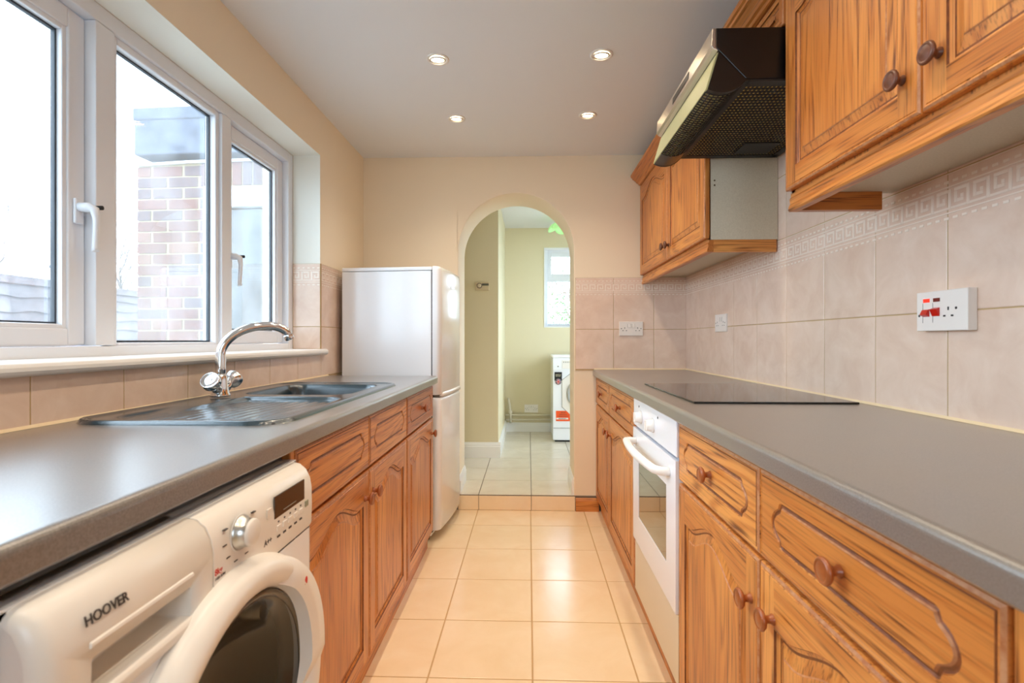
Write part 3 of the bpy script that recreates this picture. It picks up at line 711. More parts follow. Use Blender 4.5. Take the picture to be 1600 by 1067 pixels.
# rounded vertical front edges
for sgn,ye in ((-1,A0),(1,A1)):
    P=[]
    for k in range(7):
        a=PI/2*k/6; P.append((WX-e+e*sin(a),ye-sgn*e+sgn*e*cos(a)))
    P=[(-.495,ye)]+P
    mb.loft([[(x,y,.10) for x,y in P],[(x,y,.712) for x,y in P]],closed=False)
body=mb.obj('body',appl,wm)
mb=MB(); mb.box(-.50,WX-.012,A0+.01,A1-.01,.012,.095); mb.obj('kick_panel',appl,wm,bevel=.005)
# upper fascia, two pieces
fas=[(-.50,.716),(-.4535,.716),(-.4500,.722),(-.4490,.760),(-.4495,.795),(-.4530,.815),(-.461,.832),(-.474,.843),(-.492,.8475),(-.52,.8485)]
def fascia(y0,y1,lo,ro,hole=None):
    mb=MB(); rings=[]; ys=[]
    if lo: ys+=[(y0,.018),(y0+.003,.010),(y0+.009,.003),(y0+.018,0)]
    else: ys+=[(y0,.002),(y0+.001,0)]
    if ro: ys+=[(y1-.018,0),(y1-.009,.003),(y1-.003,.010),(y1,.018)]
    else: ys+=[(y1-.001,0),(y1,.002)]
    for y,ins in ys: rings.append([(max(x-ins,-.52),y,z-(ins*.35 if z>.8 else 0)) for x,z in fas])
    return mb,rings
mb,rg=fascia(.711,A1,False,True); mb.loft(rg,caps=(True,True)); cpn=mb.obj('control_panel',appl2,wm); cpn.modifiers.new('s','EDGE_SPLIT').split_angle=math.radians(40)
# drawer front: top rounded band + lower flat with handle slot
mb,rg=fascia(A0,.709,True,False)
sl=(.508,.662,.731,.772)   # y0 y1 z0 z1 of slot
up=[[p for p in r if p[2]>.776] for r in rg]
top=[[( -.4495,r[0][1],.780)]+[p for p in r if p[2]>.785] for r in rg]
mb.loft([[q for q in r] for r in rg],closed=True,caps=(True,True),sm=True)
dd_=mb.obj('detergent_drawer',appl2,wm); dd_.modifiers.new('s','EDGE_SPLIT').split_angle=math.radians(40)
bm=dd_.modifiers.new('slot','BOOLEAN')
mb=MB(); y0,y1,z0,z1=sl
mb.box(WX-.048,WX+.03,y0,y1,z0,z1)
cut=mb.obj('slot_cutter',appl2,dd_,bevel=.004,seg=3)
# apply the cut now so no helper object stays in the scene
bm.object=cut; bm.solver='EXACT'
dg=bpy.context.evaluated_depsgraph_get(); nm=bpy.data.meshes.new_from_object(dd_.evaluated_get(dg)); dd_.modifiers.clear(); dd_.data=nm
bpy.data.objects.remove(cut,do_unlink=True)
mb=MB(); mb.prism([(WX+.004,sl[2]-.020),(WX+.010,sl[2]-.014),(WX+.011,sl[2]-.004),(WX+.006,sl[2]+.002),(WX-.01,sl[2]+.002),(WX-.01,sl[2]-.020)],sl[0]-.004,sl[1]+.004,'y'); mb.obj('grip_lip',appl2,dd_,bevel=.003)
mb=MB(); mb.prism([(WX+.0055,sl[3]+.010),(WX+.0085,sl[3]+.013),(WX+.0075,sl[3]+.017),(WX+.0040,sl[3]+.018),(WX,sl[3]+.014)],sl[0]-.002,sl[1]+.004,'y'); mb.obj('ridge',appl2,dd_,bevel=.001)
def text(s,size,parent,name,m,loc,side='L',depth=.0004,align='CENTER'):
    cu=bpy.data.curves.new(name,'FONT'); cu.body=s; cu.size=size; cu.extrude=depth; cu.align_x=align; cu.align_y='CENTER'; cu.resolution_u=3; cu.offset=size*.018
    t=bpy.data.objects.new('t',cu); COL.objects.link(t); dg=bpy.context.evaluated_depsgraph_get(); me=bpy.data.meshes.new_from_object(t.evaluated_get(dg))
    bpy.data.objects.remove(t,do_unlink=True)
    M={'L':Matrix(((0,0,1),(1,0,0),(0,1,0))),'R':Matrix(((0,0,-1),(-1,0,0),(0,1,0))),'B':Matrix(((1,0,0),(0,0,-1),(0,1,0)))}[side]
    me.transform(M.to_4x4())
    me.materials.clear(); me.materials.append(m)
    o=bpy.data.objects.new(name,me); COL.objects.link(o)
    off=Vector((0,0,0)); p=parent
    while p is not None: off+=Vector(p.location); p=p.parent
    o.parent=parent; o.location=Vector(loc)-off; return o
t=text('HOOVER',.0150,dd_,'brand_lettering',txt_m,(-.4500,.529,.8125)); t.scale=(1,.92,1); t.rotation_euler=(0,-.22,0)
# knob
mb=MB(); mb.lathe([(.029,0),(.029,.0012),(.0275,.0012)],'x',(-.4495,.780,.800),36); mb.obj('dial_ring',appl2,cpn)
mb=MB(); mb.lathe([(.026,0),(.0255,.003),(.0220,.006),(.0212,.017)],'x',(-.4495,.780,.800),36); mb.obj('dial_base',satin,cpn)
mb=MB(); mb.lathe([(.0212,.015),(.0205,.020),(.0175,.022),(0,.0225)],'x',(-.4495,.780,.800),36); mb.obj('dial_cap',appl2,cpn)
# display and keys
mb=MB(); mb.box(-.4510,-.4482,.884,1.003,.782,.822); o=mb.obj('display',mat('display_glass',(44,36,30),.15,coat=.6),cpn,bevel=.001)
mb=MB(); mb.box(-.4480,-.4476,.915,.965,.789,.7905); mb.obj('display_segment_line',mat('display_segment',(150,140,125),.5),cpn)
for k in range(5):
    y=.892+k*.022
    mb=MB(); mb.box(-.4500,-.4475,y,y+.014,.758,.768); mb.obj('button',appl2,cpn,bevel=.0008)
    mb=MB(); mb.box(-.4492,-.4484,y+.005,y+.009,.7725,.7755); mb.obj('button_symbol',txt_m,cpn)
    mb=MB(); mb.box(-.4492,-.4484,y+.002,y+.012,.7460,.7495); mb.obj('button_print',txt_m,cpn)
mb=MB(); mb.box(-.4500,-.4475,1.006,1.020,.764,.776); mb.obj('start_button',mat('green_grey_button',(150,152,128),.4),cpn,bevel=.0008)
mb=MB(); mb.box(-.4500,-.4475,.858,.872,.790,.808); mb.obj('side_button',appl2,cpn,bevel=.0008)
for k in range(11):
    mb=MB(); a=math.radians(-70+k*32); y=.780+.043*cos(a); z=.800+.041*sin(a)
    if z<.832: mb.box(-.4495 if z<.8 else -.453,-.4484 if z<.8 else -.4490,y-.0045,y+.0045,z-.0009,z+.0007); mb.obj('programme_mark',txt_m,cpn)
text('A++',.014,cpn,'energy_print',txt_m,(-.4492,.862,.752)); text('8kg',.013,cpn,'capacity_print',red_m,(-.4492,.722,.765)); text('1400 RPM',.006,cpn,'spin_print',txt_m,(-.4492,.726,.7555))
# porthole door
mb=MB()
ringp=[(.260,-.4545),(.261,-.444),(.257,-.433),(.249,-.422),(.241,-.4160),(.232,-.4150),(.219,-.4185),(.210,-.427),(.206,-.440),(.205,-.4545)]
mb.lathe(ringp,'x',(0,pc[0],pc[1]),72); wd=mb.obj('porthole_door',appl2,wm)
bowlg=mat('porthole_glass',(70,62,44),.06,coat=.5); 
nt=bowlg.node_tree; b=nt.nodes['Principled BSDF']; b.inputs['Alpha'].default_value=.55
mb=MB(); mb.lathe([(.206,-.440),(.201,-.436),(.186,-.441),(.165,-.475),(.130,-.525),(.07,-.553),(0,-.558)],'x',(0,pc[0],pc[1]),64); mb.obj('door_glass',bowlg,wd)
mb=MB()
for r0,r1 in ((.204,.192),): mb.lathe([(r0,-.4365),(r0-.001,-.4335),(r1,-.4365),(r1,-.440)],'x',(0,pc[0],pc[1]),64)
mb.obj('glass_rim',mat('porthole_dark_rim',(84,74,58),.2),wd)
mb=MB(); mb.lathe([(.213,-.47),(.236,-.475),(.236,-.80),(0,-.81)],'x',(0,pc[0],pc[1]),48)
for k in range(3):
    a=2*PI*k/3+.5; y,z=pc[0]+.21*cos(a),pc[1]+.21*sin(a); mb.tube([(-.50,y,z),(-.78,y,z)],.022,10)
mb.obj('drum',mat('drum_steel',(0.5,0.48,0.43),.35,metal=1),wm)
mb=MB(); mb.lathe([(.207,-.455),(.191,-.462),(.188,-.475),(.213,-.49)],'x',(0,pc[0],pc[1]),48); mb.obj('door_gasket',mat('grey_rubber',(96,92,84),.5),wm)
# handle tab on the ring
mb=MB(); rings=[]
for k in range(0,21):
    a=math.radians(-14+84*k/20); u=k/20; w=1-.25*u; ins=.186+.022*u
    taper=min(1,.35+k*.22,.35+(20-k)*.18); sec=[(ins,-.436),(ins+.004,-.4135),(ins+.022,-.4090*1+.0),(.250,-.4120),(.257,-.424),(.258,-.440)]
    rings.append([( -.44+(x+.44)*taper,pc[0]+r_*cos(a),pc[1]+r_*sin(a)) for r_,x in sec])
mb.loft(rings,closed=True,caps=(True,True)); h=mb.obj('door_handle',appl2,wd); h.modifiers.new('s','EDGE_SPLIT').split_angle=math.radians(55)
a=math.radians(46); mb=MB(); mb.lathe([(0,.0015),(.006,.0012),(.0085,0)],'x',(-.4105,pc[0]+.228*cos(a),pc[1]+.228*sin(a)),20); mb.obj('red_dot',red_m,h)
for y in (A0+.05,A1-.05):
    for x in (-.52,-.97): mb=MB(); mb.lathe([(0,0),(.022,0),(.022,.012),(.010,.014),(.010,.03)],'z',(x,y,0),14); mb.obj('foot',blackm,wm)

# ------------------------------------------------------------ wall cabinets
XW=.712; CZ0,CZ1=1.506,2.086; XB=XR-.0075
def wall_cab(y0,y1,splits,label,z0,z1,dz0,dz1,knobs,km,arch,end=None,group=None,stile=.056):
    c=thing('wall_cabinet',(XW+.15,(y0+y1)/2,z0),label,'kitchen cabinet',group)
    mb=MB(); mb.box(XW+.021,XB,y0,y1,z0,z1); mb.obj('carcass',melamine,c)
    mb=MB(); mb.box(XW+.0205,XW+.024,y0,y0+.018,z0,z1); mb.box(XW+.0205,XW+.024,y1-.018,y1,z0,z1); mb.box(XW+.0205,XW+.024,y0,y1,z0,z0+.018); mb.obj('carcass_edging',wood_z,c)
    for i in range(len(splits)-1):
        front('door','R',splits[i]+.0015,splits[i+1]-.0015,dz0,dz1,XW,c,[knobs[i]] if knobs else (),km,arch,stile)
    return c
pel=[(.730,1.5055),(.730,1.496),(.726,1.490),(.728,1.478),(.724,1.470),(.722,1.460),(.726,1.456),(.748,1.456),(.748,1.5055)]
ca=wall_cab(.443,1.440,[.443,.948,1.440],'near oak wall cabinet with arched doors and dark knobs, between camera and cooker hood',CZ0,CZ1,1.512,2.083,((.905,1.598),(.992,1.594)),knob_dark,.06)
mb=MB(); mb.prism(pel,.30,1.440,'y'); mb.box(.748,.965,1.420,1.440,1.456,1.5055,1); mb.obj('pelmet',[wood_y,wood_x],ca)
cb=wall_cab(2.082,YB-.008,[2.082,2.640,YB-.008],'far oak wall cabinet with arched doors, in the corner by the back wall',CZ0,CZ1,1.512,2.083,((2.603,1.582),(2.680,1.586)),knob_dark,.06)
mb=MB(); mb.prism(pel,2.082,YB-.008,'y'); mb.box(.748,.998,2.082,2.100,1.456,1.5055,1); mb.obj('pelmet',[wood_y,wood_x],cb)
pegm=mat('shelf_peg_brown',(96,72,40),.6)
for z in (1.745,1.726): mb=MB(); mb.lathe([(0,-.0008),(.0035,-.0008),(.0035,.0002)],'y',(.752,2.082,z),12); mb.obj('screw_hole',pegm,cb)
cc=wall_cab(1.4455,2.0765,[1.4455,1.760,2.0765],'short oak bridging cabinet directly above the cooker hood',1.984,CZ1,1.985,2.083,None,None,.0,stile=.024)
cor=[(.740,2.087),(.712,2.087),(.704,2.090),(.700,2.098),(.692,2.102),(.684,2.112),(.672,2.122),(.664,2.126),(.662,2.134),(.655,2.138),(.652,2.150),(.740,2.150)]
mb=MB(); mb.prism(cor,.30,YB-.006,'y'); o=mb.obj('cornice_moulding',wood_y); tag(o,'oak cornice moulding running along the tops of the wall cabinets','cornice')

# ------------------------------------------------------------ cooker hood
HYa,HYb=1.452,2.066
hd=thing('cooker_hood',(.77,1.76,1.83),'black cooker hood with silver control strip, between the two oak wall cabinets','cooker hood')
filt=mat('cream_grease_filter',(236,230,186),.8)
mb=MB(); mb.prism([(XB-.012,1.980),(.528,1.980),(.528,1.925),(.540,1.913),(.612,1.836),(XB-.012,1.836)],HYa,HYb,'y'); mb.obj('hood_body',black,hd,bevel=.002)
mb=MB(); mb.prism([(.5275,1.979),(.519,1.979),(.515,1.930),(.521,1.922),(.534,1.916),(.5275,1.926)],HYa-.001,HYb+.001,'y'); st=mb.obj('control_strip',satin,hd,bevel=.001)
mb=MB(); mb.prism([(.5165,1.966),(.5150,1.944),(.518,1.944),(.519,1.966)],1.66,1.84,'y'); mb.obj('switch_panel',black,st)
# visor flap: cream glass plate, quadrant ends, curved slotted grille
P0=Vector((.536,1.912)); PL=Vector((.505,1.808)); PR=Vector((.612,1.832))
mb=MB(); n_=Vector((-(PL-P0).y,(PL-P0).x)).normalized()*.004
mb.prism([tuple(P0),tuple(PL),tuple(PL+n_*-1),tuple(P0+n_*-1)],HYa+.004,HYb-.004,'y'); mb.obj('visor_plate',translucent('cream_visor_plastic',(206,206,164)),hd)
aL=math.atan2((PL-P0).y,(PL-P0).x); aR=math.atan2((PR-P0).y,(PR-P0).x)
if aL>0: aL-=2*PI
def arcp(t,dr=0):
    a=aL+(aR-aL)*t; r_=(PL-P0).length*(1-t)+(PR-P0).length*t+dr+.006*sin(PI*t)
    return (P0.x+r_*cos(a),P0.y+r_*sin(a))
AR=[arcp(k/14) for k in range(15)]
for y0,y1 in ((HYa-.002,HYa+.005),(HYb-.005,HYb+.002)):
    mb=MB(); mb.prism([tuple(P0)]+[arcp(k/14,.001) for k in range(15)],y0,y1,'y'); mb.obj('visor_end',black,hd)
# solid curved shells near both ends
for y0,y1 in ((HYa+.005,HYa+.018),(HYb-.115,HYb-.005)):
    mb=MB(); 
    mb.loft([[(x,y,z) for x,z in AR] for y in (y0,y1)],closed=False); mb.obj('visor_shell',black,hd)
mb=MB()
for k in range(0,10):
    t=k/9; x,z=arcp(t); mb.tube([(x,HYa+.016,z),(x,HYb-.112,z)],.0019,6)
yy=HYa+.018
while yy<HYb-.112:
    mb.tube([(x,yy,z) for x,z in AR],.0019,6); yy+=.0145
mb.obj('visor_grille',blackm,hd)
mb=MB(); AI=[arcp(k/14,-.0035) for k in range(15)]; mb.loft([[(x,y,z) for x,z in AI] for y in (HYa+.012,HYb-.112)],closed=False); mb.obj('visor_filter',translucent('cream_visor_filter',(238,232,190)),hd)
mb=MB(); mb.box(.618,XB-.02,HYa+.02,HYb-.02,1.8328,1.8358); mb.obj('grease_filter',mat('yellow_cream_filter',(226,204,124),.8),hd)
mb=MB(); zb=1.8298
for k in range(30):
    x=.622+k*.0122; mb.box(x,x+.0050,HYa+.03,HYb-.03,zb,zb+.003)
yy=HYa+.03
while yy<HYb-.03: mb.box(.62,XB-.03,yy,yy+.005,zb,zb+.003); yy+=.0185
mb.box(.606,.624,HYa,HYb,zb-.001,zb+.004); mb.box(XB-.04,XB-.012,HYa,HYb,zb-.001,zb+.004); mb.box(.62,XB-.02,HYa,HYa+.03,zb-.001,zb+.004); mb.box(.62,XB-.02,HYb-.03,HYb,zb-.001,zb+.004)
mb.obj('base_grille',blackm,hd)
mb=MB(); mb.box(.80,.93,HYb-.16,HYb-.05,zb-.004,zb+.001); mb.obj('lamp_cover',blackm,hd,bevel=.002)

# ------------------------------------------------------------ sockets (u: right, v: up, n: out of the wall)
def socket(side,loc,w,h,label,kind,name='wall_socket',depth=.009,cat='socket',m=socketm,group=None):
    root=thing(name,loc,label,cat,group,rotz={'R':-PI/2,'B':0}[side])
    # local: x right, -y out
    def B(mb,u0,u1,v0,v1,d0,d1,mi=0): mb.box(u0,u1,-d1,-d0,v0,v1,mi)
    mb=MB(); B(mb,-w/2,w/2,-h/2,h/2,0,depth); mb.obj('plate',m,root,world=False,bevel=.002,seg=3)
    def holes(u,v,par=root):
        mb=MB(); d=depth
        B(mb,u-.0021,u+.0021,v+.004,v+.012,d-.0005,d+.0003); B(mb,u-.0145,u-.0075,v-.011,v-.007,d-.0005,d+.0003); B(mb,u+.0075,u+.0145,v-.011,v-.007,d-.0005,d+.0003)
        mb.obj('pin_holes',blackm,root,world=False)
    def rocker(u,v,s=.0085,mm=m,hh=.011):
        mb=MB(); mb.prism([(-depth,v-hh),(-depth-.004,v-hh),(-depth-.0015,v+hh),(-depth,v+hh)],u-s,u+s,'x'); mb.obj('switch',mm,root,world=False)
        mb=MB(); B(mb,u-s-.0012,u-s,v-hh-.001,v+hh+.001,depth-.0004,depth+.0002); B(mb,u+s,u+s+.0012,v-hh-.001,v+hh+.001,depth-.0004,depth+.0002); mb.obj('switch_gap',txt_m,root,world=False)
    def screw(u,v):
        mb=MB(); mb.lathe([(.0032,0),(.003,.0006),(0,.0008)],'z',(0,0,0),12); mb.v=[(u+a,-depth-c,v+b) for a,b,c in mb.v]; mb.obj('screw',txt_m,root,world=False)
    if kind=='double':
        for s_ in (-1,1): holes(s_*.041,-.004); rocker(s_*.0135,.018)
        screw(-.062,0); screw(.062,0)
    else: # cooker control unit: two red rockers, two neons, one outlet
        holes(.022,-.004); screw(-.066,-.010); screw(.044,0.004)
        for u,tilt in ((-.043,1),(-.012,-1)):
            mb=MB(); B(mb,u-.010,u+.010,.022,.031,depth-.0004,depth+.0008); mb.obj('neon',mat('neon_lit' if tilt>0 else 'neon_dim',(220,20,10) if tilt>0 else (110,16,12),.25,emis=((255,50,25),.7) if tilt>0 else None),root,world=False)
            mb=MB(); d=depth
            if tilt>0: pr=[(-d,-.013),(-d-.009,-.008),(-d-.003,.004),(-d,.005)]
            else: pr=[(-d,-.013),(-d-.003,-.012),(-d-.009,.004),(-d,.008)]
            mb.prism(pr,u-.011,u+.009,'x'); mb.obj('red_switch',red_m,root,world=False)
            mb=MB(); B(mb,u-.0122,u-.011,-.028,.020,depth-.0003,depth+.0002); mb.obj('switch_gap',txt_m,root,world=False)
    return root
socket('B',(.655,YB-.006,1.172),.150,.090,'white double socket on the back wall tiles, beside the arch','double')
socket('R',(XR-.006,2.677,1.188),.150,.090,'white double socket on the right wall tiles behind the far end of the hob','double')
socket('R',(XR-.006,1.246,1.170),.150,.096,'white cooker switch with two red rockers and one outlet on right wall tiles','cooker','cooker_switch',depth=.022,cat='switch')
socket('B',(.028,HB,.352),.148,.088,'grey white double socket low on the hall wall above the pipes','double')

# ------------------------------------------------------------ downlights
lens=mat('lamp_lens',(255,240,215),.3,emis=((255,226,180),30))
bez=mat('white_downlight_bezel',(236,232,226),.3)
dl=None
labs=['nearer left ceiling downlight, on the window side','nearer right ceiling downlight, on the cooker hood side','farther left ceiling downlight, above the fridge side of the aisle','farther right ceiling downlight, close to the far wall cabinet']
first=None
def spot(parent,name,energy):
    l=bpy.data.lights.new(name,'SPOT'); l.energy=energy; l.color=WARM; l.spot_size=math.radians(128); l.spot_blend=.9; l.shadow_soft_size=.03
    o=bpy.data.objects.new(name,l); COL.objects.link(o); o.parent=parent; o.location=(0,0,-.012); return o
WARM=(1.0,.82,.62); SPE=12.0
i=0
for x,y,vis in ((-.384,2.137,1),(.303,2.126,1),(-.387,2.712,1),(.312,2.696,1),(-.384,1.55,0),(.303,1.55,0),(-.384,.95,0),(.303,.95,0),(-.384,.30,0),(.303,.30,0)):
    lab=labs[i] if i<4 else 'ceiling downlight towards the camera end of the room'
    root=thing('ceiling_downlight',(x,y,ZC),lab,'ceiling light','ceiling downlights' if 0 else None)
    if i>=4: root['group']='downlights overhead near the camera'
    if first is None:
        mb=MB(); mb.lathe([(.0470,0),(.0470,-.0025),(.0445,-.0045),(.0370,-.0045),(.0350,-.0035),(.0340,-.0010),(.0335,-.0005)],'z',(0,0,0),40); bz=mb.obj('bezel',bez,root,world=False)
        T=Matrix.Rotation(.16,3,'X'); mb=MB(); mb.lathe([(.0338,-.0008),(.0330,-.0050),(.0280,-.0065),(.0255,-.0030)],'z',(0,0,0),40,M=T); gm=mb.obj('lamp_holder',bez,root,world=False)
        mb=MB(); mb.lathe([(.0255,-.0034),(.018,-.0050),(0,-.0058)],'z',(0,0,0),32,M=T); ln=mb.obj('lamp',lens,root,world=False); first=(bz,gm,ln)
    else:
        for q in first: copyobj(q,root)
    spot(root,'lamp_light',SPE)
    i+=1
# ------------------------------------------------------------ hall things
th=thing('thermostat',(-.415,HY,1.555),'small round dial thermostat with grey bar on the hall wall through the arch','thermostat')
mb=MB(); mb.box(-.455,-.335,HY-.022,HY,1.520,1.590); mb.obj('case',mat('thermostat_case',(214,196,160),.4),th,bevel=.006)
mb=MB(); mb.box(-.395,-.338,HY-.0235,HY-.020,1.560,1.578); mb.obj('display',mat('grey_green_display',(92,90,66),.3),th)
mb=MB(); mb.lathe([(0,.030),(.017,.030),(.018,.026),(.018,.022)],'y',(0,0,0),28); mb.v=[(a-.417,HY-b,c+1.560) for a,b,c in mb.v]; mb.obj('dial',mat('cream_dial',(228,214,186),.4),th)
mb=MB(); mb.lathe([(.018,.022),(.018,.029),(.0225,.028),(.0225,.022)],'y',(0,0,0),28); mb.v=[(a-.417,HY-b,c+1.560) for a,b,c in mb.v]; mb.obj('dial_ring',mat('dark_brown_ring',(66,42,22),.4),th)

# copper pipes painted white
pipe_m=mat('painted_pipe',(222,214,192),.4)
for z,lab in ((.285,'upper painted heating pipe along the foot of the hall wall'),(.235,'lower painted heating pipe along the foot of the hall wall')):
    mb=MB(); mb.tube([(HX+.004,HB-.05,z),(HX+.03,HB-.035,z),(HX+.06,HB-.03,z),(.80,HB-.03,z)],.0105,12); o=mb.obj('heating_pipe',pipe_m); tag(o,lab,'pipe')
v=thing('pipe_riser',(HX+.055,HB-.03,.22),'short upright pipe with valve in the hall corner, joining the two painted pipes','pipe')
mb=MB(); mb.tube([(HX+.062,HB-.052,.20),(HX+.060,HB-.052,.30),(HX+.050,HB-.05,.40),(HX+.035,HB-.045,.47)],.0115,12); mb.obj('pipe',pipe_m,v)
mb=MB(); mb.lathe([(.018,.30),(.021,.305),(.021,.335),(.018,.34)],'z',(HX+.060,HB-.052,0),16); mb.obj('valve',pipe_m,v)

# washing machine in the hall
h2=thing('washing_machine',(.54,5.25,.099),'white washing machine with orange sticker in the hall, half hidden by the arch','washing machine')
gx0,gx1,gy,gz0,gz1=.238,.835,4.99,.105,.945
mb=MB(); mb.box(gx0,gx1,gy+.004,HB-.06,gz0+.012,gz1-.02); mb.obj('body',appl,h2,bevel=.006)
mb=MB(); mb.box(gx0-.002,gx1+.002,gy-.004,HB-.06,gz1-.02,gz1); mb.obj('top_panel',mat('bright_top',(246,246,248),.3),h2,bevel=.005)
mb=MB(); mb.box(gx0,gx1,gy-.002,gy+.004,gz1-.140,gz1-.022); cp2=mb.obj('control_panel',appl,h2,bevel=.002)
mb=MB(); mb.box(gx0+.09,gx0+.21,gy-.006,gy-.001,gz1-.125,gz1-.045); mb.obj('detergent_drawer',appl2,h2,bevel=.002)
mb=MB()
for k in range(5): mb.box(gx0+.10+k*.02,gx0+.112+k*.02,gy-.0065,gy-.0055,gz1-.070,gz1-.055)
mb.obj('drawer_print',mat('pale_grey_print',(180,178,170),.5),h2)
mb=MB(); mb.lathe([(.006,.001),(.005,.0025),(0,.003)],'y',(0,0,0),12); mb.v=[(a+gx0+.05,gy-b-.001,c+gz1-.105) for a,b,c in mb.v]; mb.obj('lock_mark',txt_m,h2)
# octagonal door panel and porthole
dc=((gx0+gx1)/2,.525+.02)
mb=MB(); oc=[]
for p in ((-.21,-.13),(-.12,-.215),(.12,-.215),(.21,-.13),(.21,.13),(.12,.20),(-.12,.20),(-.21,.13)): oc.append((dc[0]+p[0],dc[1]+.03+p[1]))
mb.prism(oc,gy-.005,gy+.003,'y'); pn=mb.obj('door_panel',appl2,h2,bevel=.012,seg=4)
mb=MB(); 
ocs=[(dc[0]+(x-dc[0])*1.012,dc[1]+.03+(z-dc[1]-.03)*1.012) for x,z in oc]
mb.prism(ocs,gy-.0005,gy+.0035,'y'); mb.obj('panel_gap',txt_m,h2,bevel=.012,seg=4)
mb=MB(); mb.lathe([(.165,.004),(.163,.016),(.150,.022),(.138,.018),(.132,.008)],'y',(0,0,0),48); mb.v=[(a+dc[0],gy-b,c+dc[1]+.03) for a,b,c in mb.v]; mb.obj('door_ring',mat('grey_door_ring',(176,178,176),.3),h2)
mb=MB(); mb.lathe([(.134,.008),(.10,.014),(0,.020)],'y',(0,0,0),48); mb.v=[(a+dc[0],gy-b,c+dc[1]+.03) for a,b,c in mb.v]; mb.obj('door_glass',mat('dark_porthole',(26,28,34),.08,coat=.6),h2)
mb=MB(); mb.box(gx0+.003,gx1-.003,gy-.001,gy+.003,gz0+.130,gz0+.1325); mb.obj('kick_joint',txt_m,h2)
mb=MB(); mb.box(gx0+.02,gx1-.02,gy+.02,HB-.08,.0995,gz0+.012); mb.obj('base',blackm,h2)
mb=MB(); mb.box(gx0+.030,gx0+.172,gy-.0008,gy+.002,gz0+.200,gz0+.300)
st2=mb.obj('orange_sticker',orange_m,h2)
mb=MB(); mb.box(gx0+.034,gx0+.150,gy-.0014,gy,gz0+.216,gz0+.232); mb.obj('white_band',socketm,st2)
for z,s_ in ((.284,'BEFORE'),(.266,'REMOVE ALL'),(.248,'TRANSIT BOLTS')): text(s_,.013,st2,'sticker_print',txt_m,(gx0+.101,gy-.001,gz0+z-.001),'B')
text('IMPORTANT',.013,st2,'sticker_print',txt_m,(gx0+.092,gy-.0016,gz0+.223),'B')
mb=MB(); mb.box(gx0+.016,gx0+.088,gy-.0008,gy+.002,.700,.785); st3=mb.obj('black_sticker',blackm,h2)
text('MADE IN\nBRITAIN',.013,st3,'sticker_print',mat('pale_print',(206,196,160),.5),(gx0+.052,gy-.001,.752),'B')
ux,uz=gx0+.052,.690
def disc(r,y,m,name,par):
    mb=MB(); mb.lathe([(r,0),(r,.0006),(0,.0007)],'y',(0,0,0),32); mb.v=[(a+ux,gy-y-b,c+uz) for a,b,c in mb.v]; return mb.obj(name,m,par)
disc(.030,.0006,mat('flag_rim_grey',(150,146,140),.5),'badge_rim',st3); disc(.026,.0012,mat('flag_blue',(38,48,110),.5),'flag_badge',st3)
mb=MB(); mb2=MB()
for w,b_ in ((.0050,mb),(.0026,mb2)):
    yq=gy-.0022 if b_ is mb else gy-.0026
    for ang in (0,PI/2,PI/4+.15,-PI/4-.15):
        c_,s_=cos(ang),sin(ang); L_=.024; wd_=w if abs(s_)<.05 or abs(c_)<.05 else w*.6
        b_.face([(ux+c_*L_-s_*wd_,yq,uz+s_*L_+c_*wd_),(ux-c_*L_-s_*wd_,yq,uz-s_*L_+c_*wd_),(ux-c_*L_+s_*wd_,yq,uz-s_*L_-c_*wd_),(ux+c_*L_+s_*wd_,yq,uz+s_*L_-c_*wd_)][::-1])
mb.obj('flag_white_cross',socketm,st3); mb2.obj('flag_red_cross',red_m,st3)

# hall ceiling light with green glass shades
gl=thing('ceiling_light_fitting',(.36,5.10,2.32),'ceiling light with pale green glass leaf shades, seen at the top of the arch','ceiling light')
mb=MB(); mb.lathe([(0,0),(.055,0),(.055,-.012),(.03,-.03),(.012,-.034),(.012,-.075),(.02,-.08),(.02,-.095),(0,-.10)],'z',(.36,5.10,2.32),24); mb.obj('fitting_base',mat('antique_brass',(0.30,0.22,0.10),.35,metal=1),gl)
gg=mat('pale_green_glass',(186,240,170),.15,emis=((170,240,150),.25))
for k in range(5):
    a=2*PI*k/5+.35; cxx,cyy=.35+.11*cos(a),5.10+.11*sin(a)
    Mx=Matrix.Rotation(a,3,'Z')@Matrix.Rotation(.55,3,'Y')
    mb=MB(); mb.lathe([(.001,0),(.040,-.005),(.064,-.018),(.078,-.040),(.076,-.041),(.061,-.020),(.038,-.009),(0,-.004)],'z',(cxx,cyy,2.262),20,M=Mx); mb.obj('glass_shade',gg,gl)
    p=Mx@Vector((0,0,-.008)); mb=MB(); mb.lathe([(0,-.012),(.007,-.01),(.007,.004),(0,.006)],'z',(cxx,cyy,2.260),12,M=Mx); mb.obj('shade_screw',mat('shade_screw_brown',(60,50,30),.4) if k==0 else bpy.data.materials['shade_screw_brown'],gl)

# ------------------------------------------------------------ outside
ground=mat('pale_paving_ground',(172,170,164),.9)
mb=MB(); mb.box(-30,-1.4,-8,30,-.30,-.22); mb.box(-1.4,30,5.95,30,-.30,-.22); mb.box(1.7,30,-1.9,5.95,-.30,-.22); mb.box(-1.4,30,-8,-1.9,-.30,-.22); tag(mb.obj('ground',ground),kind='structure')
bricks=[mat('brick_a',(122,84,74),.85,var=(25,.8,(108,80,76))),mat('brick_b',(106,84,82),.85,var=(25,.8,(96,84,88))),mat('brick_c',(132,96,82),.85,var=(25,.8,(120,86,76)))]
mortar=mat('brick_mortar',(170,158,128),.9)
ex=thing('brick_outbuilding',(-2.76,3.50,-.22),'brick extension with grey felt fascia and white door, outside the window','building',rotz=-math.radians(3))
